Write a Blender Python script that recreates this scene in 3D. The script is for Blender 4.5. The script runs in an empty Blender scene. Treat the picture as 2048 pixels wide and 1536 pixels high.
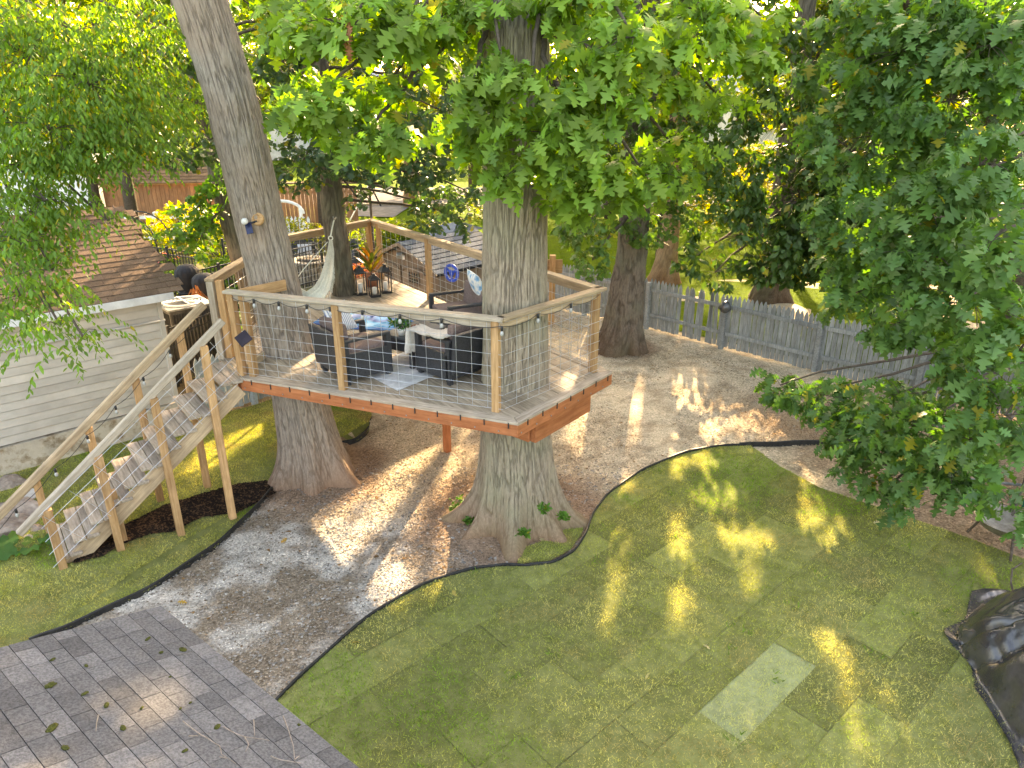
import bpy, bmesh, math, random
import numpy as np
from math import radians, sin, cos, pi, tan, atan2, sqrt
from mathutils import Vector, Matrix, Euler
from mathutils.geometry import tessellate_polygon

random.seed(7)
RNG = np.random.default_rng(11)
SC = bpy.context.scene
COL = SC.collection

# ------------------------------------------------------------------ camera
FPX, TH, CAMH = 1440.0, radians(22), 5.4
cam = bpy.data.cameras.new('camera'); camo = bpy.data.objects.new('camera', cam); COL.objects.link(camo)
cam.sensor_width = 36; cam.lens = 36 * FPX / 2048
cam.clip_start = 0.05; cam.clip_end = 400
camo.location = (0, 0, CAMH); camo.rotation_euler = (radians(90) - TH, 0, 0)
SC.camera = camo

# ------------------------------------------------------------------ light
SUN_EL, SUN_AZ = radians(21), atan2(.21, .977)      # azimuth from +Y towards +X
sdir = Vector((sin(SUN_AZ) * cos(SUN_EL), cos(SUN_AZ) * cos(SUN_EL), sin(SUN_EL)))
world = bpy.data.worlds.new('World'); SC.world = world; world.use_nodes = True
wn = world.node_tree; bg = wn.nodes['Background']
sky = wn.nodes.new('ShaderNodeTexSky'); sky.sky_type = 'NISHITA'; sky.sun_disc = False
sky.sun_elevation = SUN_EL; sky.sun_rotation = SUN_AZ
sky.air_density = 1.0; sky.dust_density = 4.0; sky.ozone_density = 1.0
wn.links.new(sky.outputs[0], bg.inputs[0]); bg.inputs[1].default_value = 0.15
sl = bpy.data.lights.new('sun', 'SUN'); sl.energy = 3.6; sl.angle = radians(0.6); sl.color = (1.0, .88, .66)
so = bpy.data.objects.new('sun', sl); COL.objects.link(so); so.location = (10, 40, 30)
so.rotation_euler = (-sdir).to_track_quat('-Z', 'Y').to_euler()
SC.view_settings.view_transform = 'Standard'; SC.view_settings.look = 'None'
SC.view_settings.gamma = 1; SC.view_settings.use_curve_mapping = False
SC.view_settings.exposure = 3.4
SC.view_settings.use_white_balance = True; SC.view_settings.white_balance_temperature = 9300; SC.view_settings.white_balance_tint = 17
SC.cycles.max_bounces = 6; SC.cycles.diffuse_bounces = 4; SC.cycles.transmission_bounces = 4
SC.cycles.transparent_max_bounces = 6; SC.cycles.glossy_bounces = 2
SC.cycles.use_denoising = True

# ------------------------------------------------------------------ helpers
def ray(u, v):
    x = (u - 1024) / FPX; y = -(v - 768) / FPX
    return np.array((x, cos(TH) + y * sin(TH), -sin(TH) + y * cos(TH)))
def at(u, v, z=0.0):
    d = ray(u, v); t = (z - CAMH) / d[2]; return (d[0] * t, d[1] * t, z)
def aty(u, v, Y):
    d = ray(u, v); t = Y / d[1]; return (d[0] * t, Y, CAMH + d[2] * t)

WM = {}
def put(o, parent=None, mat=None):
    """link object o with world matrix mat (default identity) below parent"""
    COL.objects.link(o)
    mat = mat if mat is not None else Matrix.Identity(4)
    if parent is not None:
        o.parent = parent; o.matrix_parent_inverse = WM[parent].inverted()
    o.matrix_basis = mat; WM[o] = mat.copy()
    return o
def tag(o, label=None, cat=None, group=None, kind=None):
    if label: o['label'] = label
    if cat: o['category'] = cat
    if group: o['group'] = group
    if kind: o['kind'] = kind
    return o
def empty(name, loc, label, cat, group=None):
    o = bpy.data.objects.new(name, None); o.empty_display_size = .2
    put(o, None, Matrix.Translation(Vector(loc))); return tag(o, label, cat, group)
def copy_tree(o, mat, parent=None, label=None):
    """copy o with children; mat = new world matrix of the root"""
    c = o.copy(); COL.objects.link(c)
    def rec(src, dst):
        for ch in [k for k in KIDS.get(src, [])]:
            d = ch.copy(); COL.objects.link(d); d.parent = dst
            WM[d] = WM[dst] @ ch.matrix_parent_inverse @ ch.matrix_basis
            KIDS.setdefault(dst, []).append(d); rec(ch, d)
    if parent is None:
        c.matrix_basis = mat
    WM[c] = mat.copy(); rec(o, c)
    if label: c['label'] = label
    return c
KIDS = {}
_put = put
def put(o, parent=None, mat=None):
    r = _put(o, parent, mat)
    if parent is not None: KIDS.setdefault(parent, []).append(r)
    return r
def mesh(name, V, F, m, smooth=False):
    me = bpy.data.meshes.new(name); me.from_pydata([tuple(v) for v in V], [], [tuple(f) for f in F])
    if m is not None: me.materials.append(m)
    if smooth: me.polygons.foreach_set('use_smooth', [True] * len(me.polygons))
    me.update(); return me
def obj(name, me, parent=None, mat=None):
    return put(bpy.data.objects.new(name, me), parent, mat)
def npmesh(name, V, F, m, cols=None, smooth=False):
    V = np.asarray(V, np.float32); F = np.asarray(F, np.int32); k = F.shape[1]
    me = bpy.data.meshes.new(name)
    me.vertices.add(len(V)); me.vertices.foreach_set('co', V.ravel())
    me.loops.add(F.size); me.loops.foreach_set('vertex_index', F.ravel())
    me.polygons.add(len(F)); me.polygons.foreach_set('loop_start', np.arange(0, F.size, k, dtype=np.int32))
    try: me.polygons.foreach_set('loop_total', np.full(len(F), k, np.int32))
    except Exception: pass
    if smooth: me.polygons.foreach_set('use_smooth', np.ones(len(F), bool))
    if cols is not None:
        a = me.color_attributes.new('Col', 'FLOAT_COLOR', 'POINT')
        c4 = np.ones((len(V), 4), np.float32); c4[:, :3] = cols; a.data.foreach_set('color', c4.ravel())
    me.materials.append(m); me.update(calc_edges=True); return me

class MB:
    def __init__(s): s.V = []; s.F = []
    def add(s, V, F):
        n = len(s.V); s.V += [tuple(v) for v in V]; s.F += [tuple(i + n for i in f) for f in F]
    def box(s, c, d, rot=0.0, M=None):
        x, y, z = d[0] / 2, d[1] / 2, d[2] / 2; V = []
        for a, b, e in ((-1,-1,-1),(1,-1,-1),(1,1,-1),(-1,1,-1),(-1,-1,1),(1,-1,1),(1,1,1),(-1,1,1)):
            p = Vector((a*x, b*y, e*z))
            if M is not None: p = M @ p
            elif rot: p = Vector((p.x*cos(rot)-p.y*sin(rot), p.x*sin(rot)+p.y*cos(rot), p.z))
            V.append(p + Vector(c))
        s.add(V, [(3,2,1,0),(4,5,6,7),(0,1,5,4),(1,2,6,5),(2,3,7,6),(3,0,4,7)])
    def tube(s, pts, r, n=8, cap=True):
        pts = [Vector(p) for p in pts]
        if not hasattr(r, '__len__'): r = [r] * len(pts)
        V = []; F = []; up = None
        for i, p in enumerate(pts):
            t = (pts[min(i+1, len(pts)-1)] - pts[max(i-1, 0)]).normalized()
            if up is None:
                up = Vector((0,0,1)) if abs(t.z) < .9 else Vector((1,0,0))
            a = t.cross(up).normalized(); b = t.cross(a).normalized(); up = -b if b.length else up
            a2 = a; b2 = b
            for k in range(n):
                th = 2*pi*k/n; V.append(p + (a2*cos(th) + b2*sin(th)) * r[i])
        for i in range(len(pts)-1):
            for k in range(n):
                F.append((i*n+k, i*n+(k+1) % n, (i+1)*n+(k+1) % n, (i+1)*n+k))
        if cap: F.append(tuple(range(n-1, -1, -1))); F.append(tuple((len(pts)-1)*n+k for k in range(n)))
        s.add(V, F)
    def lathe(s, prof, c=(0,0,0), n=24, sx=1, sy=1):
        V = []; F = []
        for (r, z) in prof:
            for k in range(n):
                th = 2*pi*k/n; V.append((c[0]+r*cos(th)*sx, c[1]+r*sin(th)*sy, c[2]+z))
        for i in range(len(prof)-1):
            for k in range(n): F.append((i*n+k, i*n+(k+1) % n, (i+1)*n+(k+1) % n, (i+1)*n+k))
        F.append(tuple(range(n-1, -1, -1))); F.append(tuple((len(prof)-1)*n+k for k in range(n)))
        s.add(V, F)
    def mesh(s, name, m, smooth=False): return mesh(name, s.V, s.F, m, smooth)
    def build(s, name, m, parent=None, mat=None, smooth=False): return obj(name, s.mesh(name, m, smooth), parent, mat)

def bevel_mesh(me, w, seg=2):
    bm = bmesh.new(); bm.from_mesh(me)
    bmesh.ops.bevel(bm, geom=list(bm.edges), offset=w, segments=seg, profile=.6, affect='EDGES')
    bm.to_mesh(me); bm.free(); return me
_bc = {}
def boxmesh(d, m, bev=.006, seg=1):
    k = (round(d[0],4), round(d[1],4), round(d[2],4), m.name, bev, seg)
    if k not in _bc:
        b = MB(); b.box((0,0,0), d); me = b.mesh('piece', m)
        if bev: bevel_mesh(me, bev, seg)
        _bc[k] = me
    return _bc[k]
def beam(name, p0, p1, w, h, m, parent=None, side=None, bev=.005, ext=0.0):
    """a timber from p0 to p1; local X is its length, w across (horizontal), h the other way"""
    p0, p1 = Vector(p0), Vector(p1); d = p1 - p0; L = d.length + 2*ext; x = d.normalized()
    up = Vector((0,0,1)) if abs(x.z) < .95 else Vector(side or (0,1,0))
    y = up.cross(x).normalized() if abs(x.z) < .95 else Vector(side or (0,1,0)).normalized()
    z = x.cross(y).normalized(); y = z.cross(x).normalized()
    M = Matrix(((x.x,y.x,z.x,0),(x.y,y.y,z.y,0),(x.z,y.z,z.z,0),(0,0,0,1)))
    M.translation = (p0 + p1) / 2
    return obj(name, boxmesh((L, w, h), m, bev), parent, M)
def inpoly(P, poly):
    x, y = P[:,0], P[:,1]; r = np.zeros(len(P), bool); n = len(poly)
    for i in range(n):
        x1, y1 = poly[i][:2]; x2, y2 = poly[(i+1) % n][:2]
        c = ((y1 > y) != (y2 > y)) & (x < (x2-x1)*(y-y1)/(y2-y1+1e-12)+x1); r ^= c
    return r
def clip(poly, conv):
    """clip poly with a convex polygon (counter clockwise)"""
    out = [tuple(p[:2]) for p in poly]
    for i in range(len(conv)):
        a, b = conv[i], conv[(i+1) % len(conv)]; inp = out; out = []
        f = lambda p: (b[0]-a[0])*(p[1]-a[1]) - (b[1]-a[1])*(p[0]-a[0])
        for j in range(len(inp)):
            p, q = inp[j], inp[(j+1) % len(inp)]; fp, fq = f(p), f(q)
            if fp >= 0: out.append(p)
            if (fp >= 0) != (fq >= 0):
                t = fp/(fp-fq); out.append((p[0]+(q[0]-p[0])*t, p[1]+(q[1]-p[1])*t))
        if not out: return []
    return out
def area(p): return .5*sum(p[i][0]*p[(i+1) % len(p)][1]-p[(i+1) % len(p)][0]*p[i][1] for i in range(len(p)))
def ccw(p): return p if area(p) > 0 else p[::-1]
def prism(poly, z0, z1, m, name='piece'):
    poly = ccw([tuple(p[:2]) for p in poly]); n = len(poly)
    V = [(x,y,z0) for x,y in poly] + [(x,y,z1) for x,y in poly]
    F = [(i, (i+1) % n, n+(i+1) % n, n+i) for i in range(n)]
    tri = tessellate_polygon([[Vector((x,y,0)) for x,y in poly]])
    for t in tri:
        a = [poly[k] for k in t]
        t = tuple(t) if area(a) > 0 else tuple(t)[::-1]
        F.append(tuple(n+k for k in t)); F.append(tuple(t[::-1]))
    return mesh(name, V, F, m)
def hash2(ix, iy, s=0):
    h = (ix.astype(np.int64)*374761393 + iy.astype(np.int64)*668265263 + s*982451653) & 0xffffffff
    h = ((h ^ (h >> 13)) * 1274126177) & 0xffffffff
    return ((h ^ (h >> 16)) & 0xffff) / 65535.0
def vn(x, y, s=0):
    x = np.asarray(x, float); y = np.asarray(y, float)
    ix, iy = np.floor(x), np.floor(y); fx, fy = x-ix, y-iy
    fx = fx*fx*(3-2*fx); fy = fy*fy*(3-2*fy)
    a = hash2(ix,iy,s); b = hash2(ix+1,iy,s); c = hash2(ix,iy+1,s); d = hash2(ix+1,iy+1,s)
    return a*(1-fx)*(1-fy)+b*fx*(1-fy)+c*(1-fx)*fy+d*fx*fy
def fbm(x, y, o=4, s=0):
    r = 0; a = .5; t = 0
    for k in range(o): r = r+a*vn(x*2**k, y*2**k, s+k*17); t += a; a *= .5
    return r/t
def sstep(a, b, x): t = np.clip((x-a)/(b-a), 0, 1); return t*t*(3-2*t)

# ------------------------------------------------------------------ materials
def mk(name, c1, c2=None, scale=6, rough=.85, bump=.25, bscale=None, stretch=(1,1,1), metal=0.0, spec=.3,
       rnd=.0, attr=False, c3=None, detail=5, contrast=(.35,.65), stain=2.3, bdist=.01):
    m = bpy.data.materials.new(name); m.use_nodes = True; nt = m.node_tree; N = nt.nodes; L = nt.links
    p = N['Principled BSDF']; p.inputs['Roughness'].default_value = rough; p.inputs['Metallic'].default_value = metal
    p.inputs['Specular IOR Level'].default_value = spec
    tc = N.new('ShaderNodeTexCoord'); mp = N.new('ShaderNodeMapping'); mp.inputs['Scale'].default_value = stretch
    L.new(tc.outputs['Object'], mp.inputs['Vector'])
    oi = N.new('ShaderNodeObjectInfo')
    if rnd > 0:
        vm = N.new('ShaderNodeVectorMath'); vm.operation = 'SCALE'; vm.inputs[0].default_value = (37.1, 17.3, 29.7)
        L.new(oi.outputs['Random'], vm.inputs['Scale']); L.new(vm.outputs[0], mp.inputs['Location'])
    nz = N.new('ShaderNodeTexNoise'); nz.inputs['Scale'].default_value = scale; nz.inputs['Detail'].default_value = detail
    nz.inputs['Roughness'].default_value = .65; L.new(mp.outputs[0], nz.inputs['Vector'])
    cr = N.new('ShaderNodeValToRGB'); e = cr.color_ramp.elements
    c2 = c2 or c1
    e[0].position, e[1].position = contrast; e[0].color = (*c1, 1); e[1].color = (*c2, 1)
    if c3: k = e.new((contrast[0]+contrast[1])/2); k.color = (*c3, 1)
    L.new(nz.outputs['Fac'], cr.inputs[0]); out = cr.outputs[0]
    if attr:
        at_ = N.new('ShaderNodeAttribute'); at_.attribute_name = 'Col'
        mx = N.new('ShaderNodeMix'); mx.data_type = 'RGBA'; mx.blend_type = 'MULTIPLY'; mx.inputs[0].default_value = 1
        L.new(at_.outputs['Color'], mx.inputs[6]); L.new(out, mx.inputs[7]); out = mx.outputs[2]
    n3 = N.new('ShaderNodeTexNoise'); n3.inputs['Scale'].default_value = stain; n3.inputs['Detail'].default_value = 6; n3.inputs['Roughness'].default_value = .7
    if rnd > 0:
        va = N.new('ShaderNodeVectorMath'); va.operation = 'ADD'; L.new(tc.outputs['Object'], va.inputs[0]); L.new(vm.outputs[0], va.inputs[1]); L.new(va.outputs[0], n3.inputs['Vector'])
    else: L.new(tc.outputs['Object'], n3.inputs['Vector'])
    r3 = N.new('ShaderNodeMapRange'); r3.inputs['From Min'].default_value = .35; r3.inputs['From Max'].default_value = .65; r3.inputs['To Min'].default_value = .80; r3.inputs['To Max'].default_value = 1.10
    L.new(n3.outputs['Fac'], r3.inputs['Value']); m3 = N.new('ShaderNodeMix'); m3.data_type = 'RGBA'; m3.blend_type = 'MULTIPLY'; m3.inputs[0].default_value = 1
    L.new(out, m3.inputs[6]); L.new(r3.outputs[0], m3.inputs[7]); out = m3.outputs[2]
    if rnd > 0:
        hs = N.new('ShaderNodeHueSaturation'); mr = N.new('ShaderNodeMapRange')
        mr.inputs['To Min'].default_value = 1-rnd; mr.inputs['To Max'].default_value = 1+rnd
        L.new(oi.outputs['Random'], mr.inputs['Value']); L.new(mr.outputs[0], hs.inputs['Value'])
        L.new(out, hs.inputs['Color']); out = hs.outputs[0]
    L.new(out, p.inputs['Base Color'])
    if bump:
        n2 = N.new('ShaderNodeTexNoise'); n2.inputs['Scale'].default_value = bscale or scale*4; n2.inputs['Detail'].default_value = 4
        L.new(mp.outputs[0], n2.inputs['Vector'])
        bp = N.new('ShaderNodeBump'); bp.inputs['Strength'].default_value = bump; bp.inputs['Distance'].default_value = bdist
        L.new(n2.outputs['Fac'], bp.inputs['Height']); L.new(bp.outputs[0], p.inputs['Normal'])
    return m
def leafmat(name, trans=.45, rough=.5, tint=(1,1,1), tcol=(1.6,1.5,.5), spec=.35):
    m = bpy.data.materials.new(name); m.use_nodes = True; nt = m.node_tree; N = nt.nodes; L = nt.links
    p = N['Principled BSDF']; p.inputs['Roughness'].default_value = rough; p.inputs['Specular IOR Level'].default_value = spec
    a = N.new('ShaderNodeAttribute'); a.attribute_name = 'Col'
    mx = N.new('ShaderNodeMix'); mx.data_type = 'RGBA'; mx.blend_type = 'MULTIPLY'; mx.inputs[0].default_value = 1
    mx.inputs[7].default_value = (*tint, 1); L.new(a.outputs['Color'], mx.inputs[6]); L.new(mx.outputs[2], p.inputs['Base Color'])
    t = N.new('ShaderNodeBsdfTranslucent'); m2 = N.new('ShaderNodeMix'); m2.data_type = 'RGBA'; m2.blend_type = 'MULTIPLY'
    m2.inputs[0].default_value = 1; m2.inputs[7].default_value = (*tcol, 1); m2.clamp_result = False
    L.new(mx.outputs[2], m2.inputs[6]); L.new(m2.outputs[2], t.inputs['Color'])
    ms = N.new('ShaderNodeMixShader'); ms.inputs[0].default_value = trans
    L.new(p.outputs[0], ms.inputs[1]); L.new(t.outputs[0], ms.inputs[2])
    L.new(ms.outputs[0], N['Material Output'].inputs['Surface'])
    return m
MT = dict(
 cedar=mk('cedar_wood', (.36,.195,.085), (.55,.335,.17), 3, .75, .3, 14, (1,14,14), rnd=.16),
 rail=mk('weathered_rail_wood', (.33,.235,.15), (.52,.385,.25), 3, .75, .3, 14, (1,14,14), rnd=.12),
 railgrey=mk('pale_rail_wood', (.33,.27,.205), (.50,.42,.335), 3, .75, .3, 14, (1,14,14), rnd=.05),
 tread=mk('weathered_tread_wood', (.27,.21,.155), (.47,.39,.31), 3, .8, .35, 14, (1,12,12), rnd=.12),
 board=mk('grey_deck_wood', (.24,.185,.13), (.44,.36,.27), 2.5, .75, .35, 12, (1,12,12), rnd=.16),
 fascia=mk('red_stained_wood', (.33,.10,.038), (.48,.17,.072), 2.5, .6, .2, 10, (1,10,10), rnd=.08),
 picket=mk('grey_painted_wood', (.19,.20,.195), (.33,.345,.34), 4, .85, .35, 16, (9,9,1), rnd=.14),
 siding=mk('beige_vinyl', (.47,.42,.36), (.52,.47,.41), 2, .55, .05, 30, rnd=.03, stain=.5),
 trim=mk('white_trim', (.62,.63,.64), (.72,.73,.74), 3, .5, .05),
 concrete=mk('peeling_concrete', (.26,.19,.12), (.48,.41,.33), 5, .95, .5, 20, c3=(.50,.43,.34)),
 shingle_b=mk('brown_shingle', (.13,.088,.062), (.21,.145,.105), 60, .95, .6, 160, rnd=.16, detail=2, spec=.02),
 shingle_g=mk('grey_shingle', (.105,.101,.099), (.185,.178,.174), 70, .95, .6, 200, rnd=.24, detail=2, spec=.02),
 shingle_p=mk('playhouse_shingle', (.13,.15,.185), (.19,.21,.245), 20, .8, .3, 60, rnd=.10, spec=.02),
 brownplastic=mk('brown_resin', (.17,.125,.095), (.24,.185,.145), 4, .6, .2, 30, (9,9,1)),
 black=mk('black_resin', (.022,.023,.027), (.04,.042,.048), 40, .5, .4, 90, spec=.5),
 blackmetal=mk('black_metal', (.012,.012,.014), (.03,.03,.032), 20, .4, .05, spec=.5),
 wire=mk('galvanised_wire', (.50,.53,.56), (.62,.65,.68), 20, .35, 0, metal=.6),
 wiredark=mk('dark_wire', (.05,.05,.055), (.10,.10,.11), 20, .5, 0, metal=.3),
 cloth_dark=mk('brown_grey_cushion', (.14,.10,.095), (.21,.155,.145), 40, .95, .3, 150),
 cloth_white=mk('cream_knit', (.60,.55,.50), (.75,.70,.65), 30, .95, .8, 60, (1,4,1), bdist=.02),
 macrame=mk('cream_cotton', (.60,.62,.55), (.78,.78,.70), 40, .95, .5, 80),
 rug=mk('grey_rug', (.40,.40,.41), (.56,.56,.57), 9, .95, .3, 150, detail=8),
 tarp=mk('black_tarpaulin', (.016,.018,.024), (.06,.06,.06), 3, .26, .25, 14, spec=.9),
 blackcloth=mk('black_cover_cloth', (.012,.013,.016), (.025,.027,.032), 8, .7, .3, 20),
 bluep=mk('blue_plastic', (.005,.06,.45), (.01,.09,.55), 10, .35, 0, spec=.5),
 glass=mk('clear_glass', (.30,.31,.30), (.40,.41,.40), 5, .08, 0, spec=.8),
 candle=mk('white_candle', (.78,.76,.70), (.85,.83,.78), 10, .5, 0),
 stone=mk('field_stone', (.20,.15,.12), (.42,.34,.28), 7, .9, .7, 25, rnd=.25),
 stonel=mk('tan_block_stone', (.30,.25,.19), (.46,.40,.32), 9, .9, .6, 40, rnd=.2),
 asphalt=mk('pale_asphalt', (.11,.11,.112), (.16,.16,.162), 3, .9, .2, 60, spec=.02),
 barn=mk('brown_stained_board', (.27,.12,.055), (.40,.20,.10), 3, .75, .2, 14, (10,10,1), rnd=.12),
 moss=mk('moss', (.05,.055,.012), (.10,.10,.02), 60, 1, .8, 120),
 twig=mk('bare_twig', (.22,.17,.125), (.36,.29,.23), 30, .9, .3),
 bark_l=mk('twig_bark', (.065,.05,.038), (.12,.095,.075), 20, .95, .5, 60),
 edging=mk('black_edging', (.012,.012,.013), (.03,.03,.03), 14, .55, .1, spec=.4),
 teal=mk('green_metal', (.0,.12,.09), (.0,.17,.13), 8, .5, .1),
 rust=mk('rusty_metal', (.07,.05,.035), (.16,.12,.09), 20, .8, .4),
 brass=mk('terracotta', (.30,.12,.07), (.40,.17,.10), 10, .8, .2),
 steel=mk('grey_steel', (.20,.21,.21), (.34,.35,.35), 10, .45, .1, metal=.4),
 redflower=mk('pink_petal', (.65,.10,.20), (.80,.25,.35), 10, .7, 0),
 dry=mk('dry_frond', (.30,.10,.03), (.50,.22,.08), 10, .9, .2),
 ground=mk('soil_and_chips', (.62,.62,.62), (1.3,1.3,1.3), 32, .97, .9, 55, attr=True, detail=6, bdist=.02, spec=.02),
 stuffcol=mk('loose_chips', (.75,.75,.75), (1.15,1.15,1.15), 30, .95, .2, attr=True, spec=.02),
 sod=mk('sod_turf', (.19,.215,.065), (.32,.33,.13), 9, .97, 1.0, 120, rnd=.22, detail=9, contrast=(.3,.7), bdist=.03, spec=.02),
 lawnfar=mk('far_lawn', (.055,.10,.004), (.085,.14,.008), 5, .97, .8, 60, detail=9, bdist=.03, spec=.02),
 houseg=mk('grey_siding', (.42,.45,.50), (.50,.53,.58), 2, .6, .1, 30),
 housec=mk('cream_siding', (.62,.58,.46), (.70,.66,.54), 2, .6, .1, 30),
 roofg=mk('blue_grey_roof', (.20,.23,.28), (.30,.33,.38), 12, .9, .3),
 winglass=mk('dark_window_glass', (.03,.04,.05), (.06,.07,.08), 3, .1, 0, spec=.8),
 white=mk('white_vinyl', (.74,.74,.72), (.82,.82,.80), 3, .5, .05),
)
LM = dict(
 oak=leafmat('oak_leaf', .40, .55, tcol=(1.5,1.6,.35), spec=.3),
 redoak=leafmat('red_oak_leaf', .36, .45, tcol=(1.5,1.7,.35), spec=.35),
 elm=leafmat('elm_leaf', .45, .6, tcol=(1.8,1.7,.35)),
 dark=leafmat('dark_leaf', .32, .42, tcol=(1.7,1.7,.3), spec=.45),
 far=leafmat('far_leaf', .55, .6, tcol=(2.2,2.0,.35)),
 grass=leafmat('grass_blade', .35, .8, tcol=(1.7,1.5,.18), spec=.0),
)
# ------------------------------------------------------------------ ground
W2 = np.array((.745,.667)); N2 = np.array((.667,-.745))       # the yard's two directions
EDGE = [(470,1500),(555,1402),(640,1320),(750,1225),(860,1165),(950,1140),(1010,1134),(1060,1135),(1110,1128),(1150,1105),(1172,1070),(1185,1030),(1215,990),(1280,945),(1360,910),(1430,895),(1500,893)]
EDGE_W = [at(*p)[:2] for p in EDGE]
LAWN = EDGE_W + [at(*p)[:2] for p in [(1560,935),(1640,978),(1760,1018),(1900,1065),(2060,1125),(2300,1300)]] + [(6.2,3.2),(6.0,1.6),(-2.6,1.6),(-3.0,3.0)]
LEDGE = [(60,1285),(140,1255),(300,1180),(430,1095),(500,1030),(545,980)]
LEFT = [at(*p)[:2] for p in LEDGE] + [(-3.5,10.0),(-2.5,9.95)] + [at(*p)[:2] for p in [(680,892),(715,882),(738,862),(744,838),(735,815)]] + [(-2.9,13.3),(-3.7,13.7),(-5.5,11.35),(-7.5,9.5),(-7.9,9.0)] + [at(*p)[:2] for p in [(40,1105),(0,1135),(-160,1190)]] + [(-6.2,4.9),(-5.2,5.2)]
MULCH = [at(*p,.15)[:2] for p in [(150,1130),(205,1115),(245,1092),(300,1070),(345,1062),(400,1030),(468,1012),(520,985),(548,972),(530,950),(480,962),(420,985),(380,1000),(330,1015),(260,1050),(235,1060),(150,1100)]]
_seg = np.array([at(*p)[:2] for p in LEDGE])
def dist_poly(P, S):
    d = np.full(len(P), 1e9)
    for a, b in zip(S[:-1], S[1:]):
        ab = b-a; t = np.clip(((P-a)@ab)/(ab@ab), 0, 1); d = np.minimum(d, np.linalg.norm(P-(a+t[:,None]*ab), axis=1))
    return d
def ztop(P):
    """height of the ground surface"""
    P = np.atleast_2d(P); d = dist_poly(P, _seg)
    n = _seg[-1]-_seg[0]; side = (P[:,0]-_seg[0][0])*n[1]-(P[:,1]-_seg[0][1])*n[0]      # <0 : left of the edging
    h = .15*sstep(0, .9, d)*(side < 0)*sstep(12.5, 11.0, P[:,1])
    return h
OAK = np.array((.03,8.5)); T1 = np.array((-3.02,9.75)); T3 = np.array((2.45,15.6))
def lerp(a, b, t): return a*(1-t[:,None])+b*t[:,None]
def groundcol(P):
    x, y = P[:,0], P[:,1]
    A = lambda c: np.tile(np.array(c, float), (len(P), 1))
    n1 = fbm(x*1.3+3, y*1.3, 4, 1); n2 = fbm(x*5, y*5, 3, 5)
    c = A((.66,.54,.385))                                         # tan chips
    c = lerp(c, A((.38,.28,.185)), sstep(.46,.72,n2)*.7)
    g = sstep(.44,.60, fbm(x*1.7+9+y*.5, y*1.7-x*.5, 4, 22)*.7+n2*.3)
    grav = lerp(A((.30,.235,.17)), A((.60,.55,.48)), g*.9)           # grey gravel over brown chips
    w = sstep(9.6,7.6, y+.35*x+n1*1.2)*sstep(4.5,1.5,x)
    c = lerp(c, grav, w)
    dirt = A((.36,.245,.165))
    for T, r0, r1 in ((OAK,1.0,1.75),(T1,.85,1.35),(T3,.6,1.0)):
        d = np.hypot(x-T[0], y-T[1])+.5*(n1-.5); c = lerp(c, dirt, sstep(r1,r0,d))
    c = lerp(c, A((.38,.265,.17)), sstep(4.2,5.2, x+.25*(y-10)+n1-.5)*sstep(14.5,12.0,y+n1))
    c = lerp(c, A((.10,.08,.05)), sstep(-4.0,-5.0,x)*sstep(10.5,12.5,y))
    return c*(.85+.3*n2[:,None])
GX = np.arange(-12, 13.01, .1); GY = np.arange(1.0, 22.01, .1)
gx, gy = np.meshgrid(GX, GY); P = np.stack([gx.ravel(), gy.ravel()], 1)
gz = ztop(P)-.03+.02*fbm(P[:,0]*2, P[:,1]*2, 3, 3)+.05*sstep(.5,.8,fbm(P[:,0]*.8, P[:,1]*.8, 3, 8))*sstep(9.5,12,P[:,1])
gz[inpoly(P, LEFT)] -= .02
nx, ny = len(GX), len(GY); idx = np.arange(nx*ny).reshape(ny, nx)
F = np.stack([idx[:-1,:-1], idx[:-1,1:], idx[1:,1:], idx[1:,:-1]], -1).reshape(-1, 4)
o = obj('ground', npmesh('ground', np.column_stack([P, gz]), F, MT['ground'], groundcol(P), True)); tag(o, kind='structure')
# neighbour's lawn, street, far ground
o = obj('neighbour_lawn', mesh('neighbour_lawn', [(-60,-20,-.09),(80,-20,-.09),(80,120,-.09),(-60,120,-.09)], [(0,1,2,3)], MT['lawnfar'])); tag(o, kind='structure')
b = MB(); b.add([(1.0,19.6,-.0),(9.5,12.0,0),(40,12,0),(40,37,0),(-4.2,37,0),(-4.2,22.3,0)], [(0,1,2,3,4,5)]); o = b.build('back_lawn', MT['lawnfar']); tag(o, kind='structure')
b = MB(); b.add([(-60,38.6,-.04),(60,38.6,-.04),(60,46,-.04),(-60,46,-.04)], [(0,1,2,3)]); b.add([(-9,35.2,-.045),(-5.6,34.6,-.045),(-5.2,39,-.045),(-9,39,-.045)],[(0,1,2,3)])
o = b.build('street', MT['asphalt']); tag(o, kind='structure')
b = MB(); b.box((0,38.5,-.02),(120,.16,.14)); o = b.build('kerb', MT['concrete']); tag(o, kind='structure')
b = MB(); b.add([(-12,12.6,-.0),(-3.9,14.2,0),(-4.3,22.5,0),(-5,30,0),(-24,30,0),(-24,12.6,0)], [(0,1,2,3,4,5)]); o = b.build('patio', mk('patio_gravel',(.10,.10,.05),(.20,.18,.10),14,.95,.6,60,spec=.02)); tag(o, kind='structure')

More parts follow.
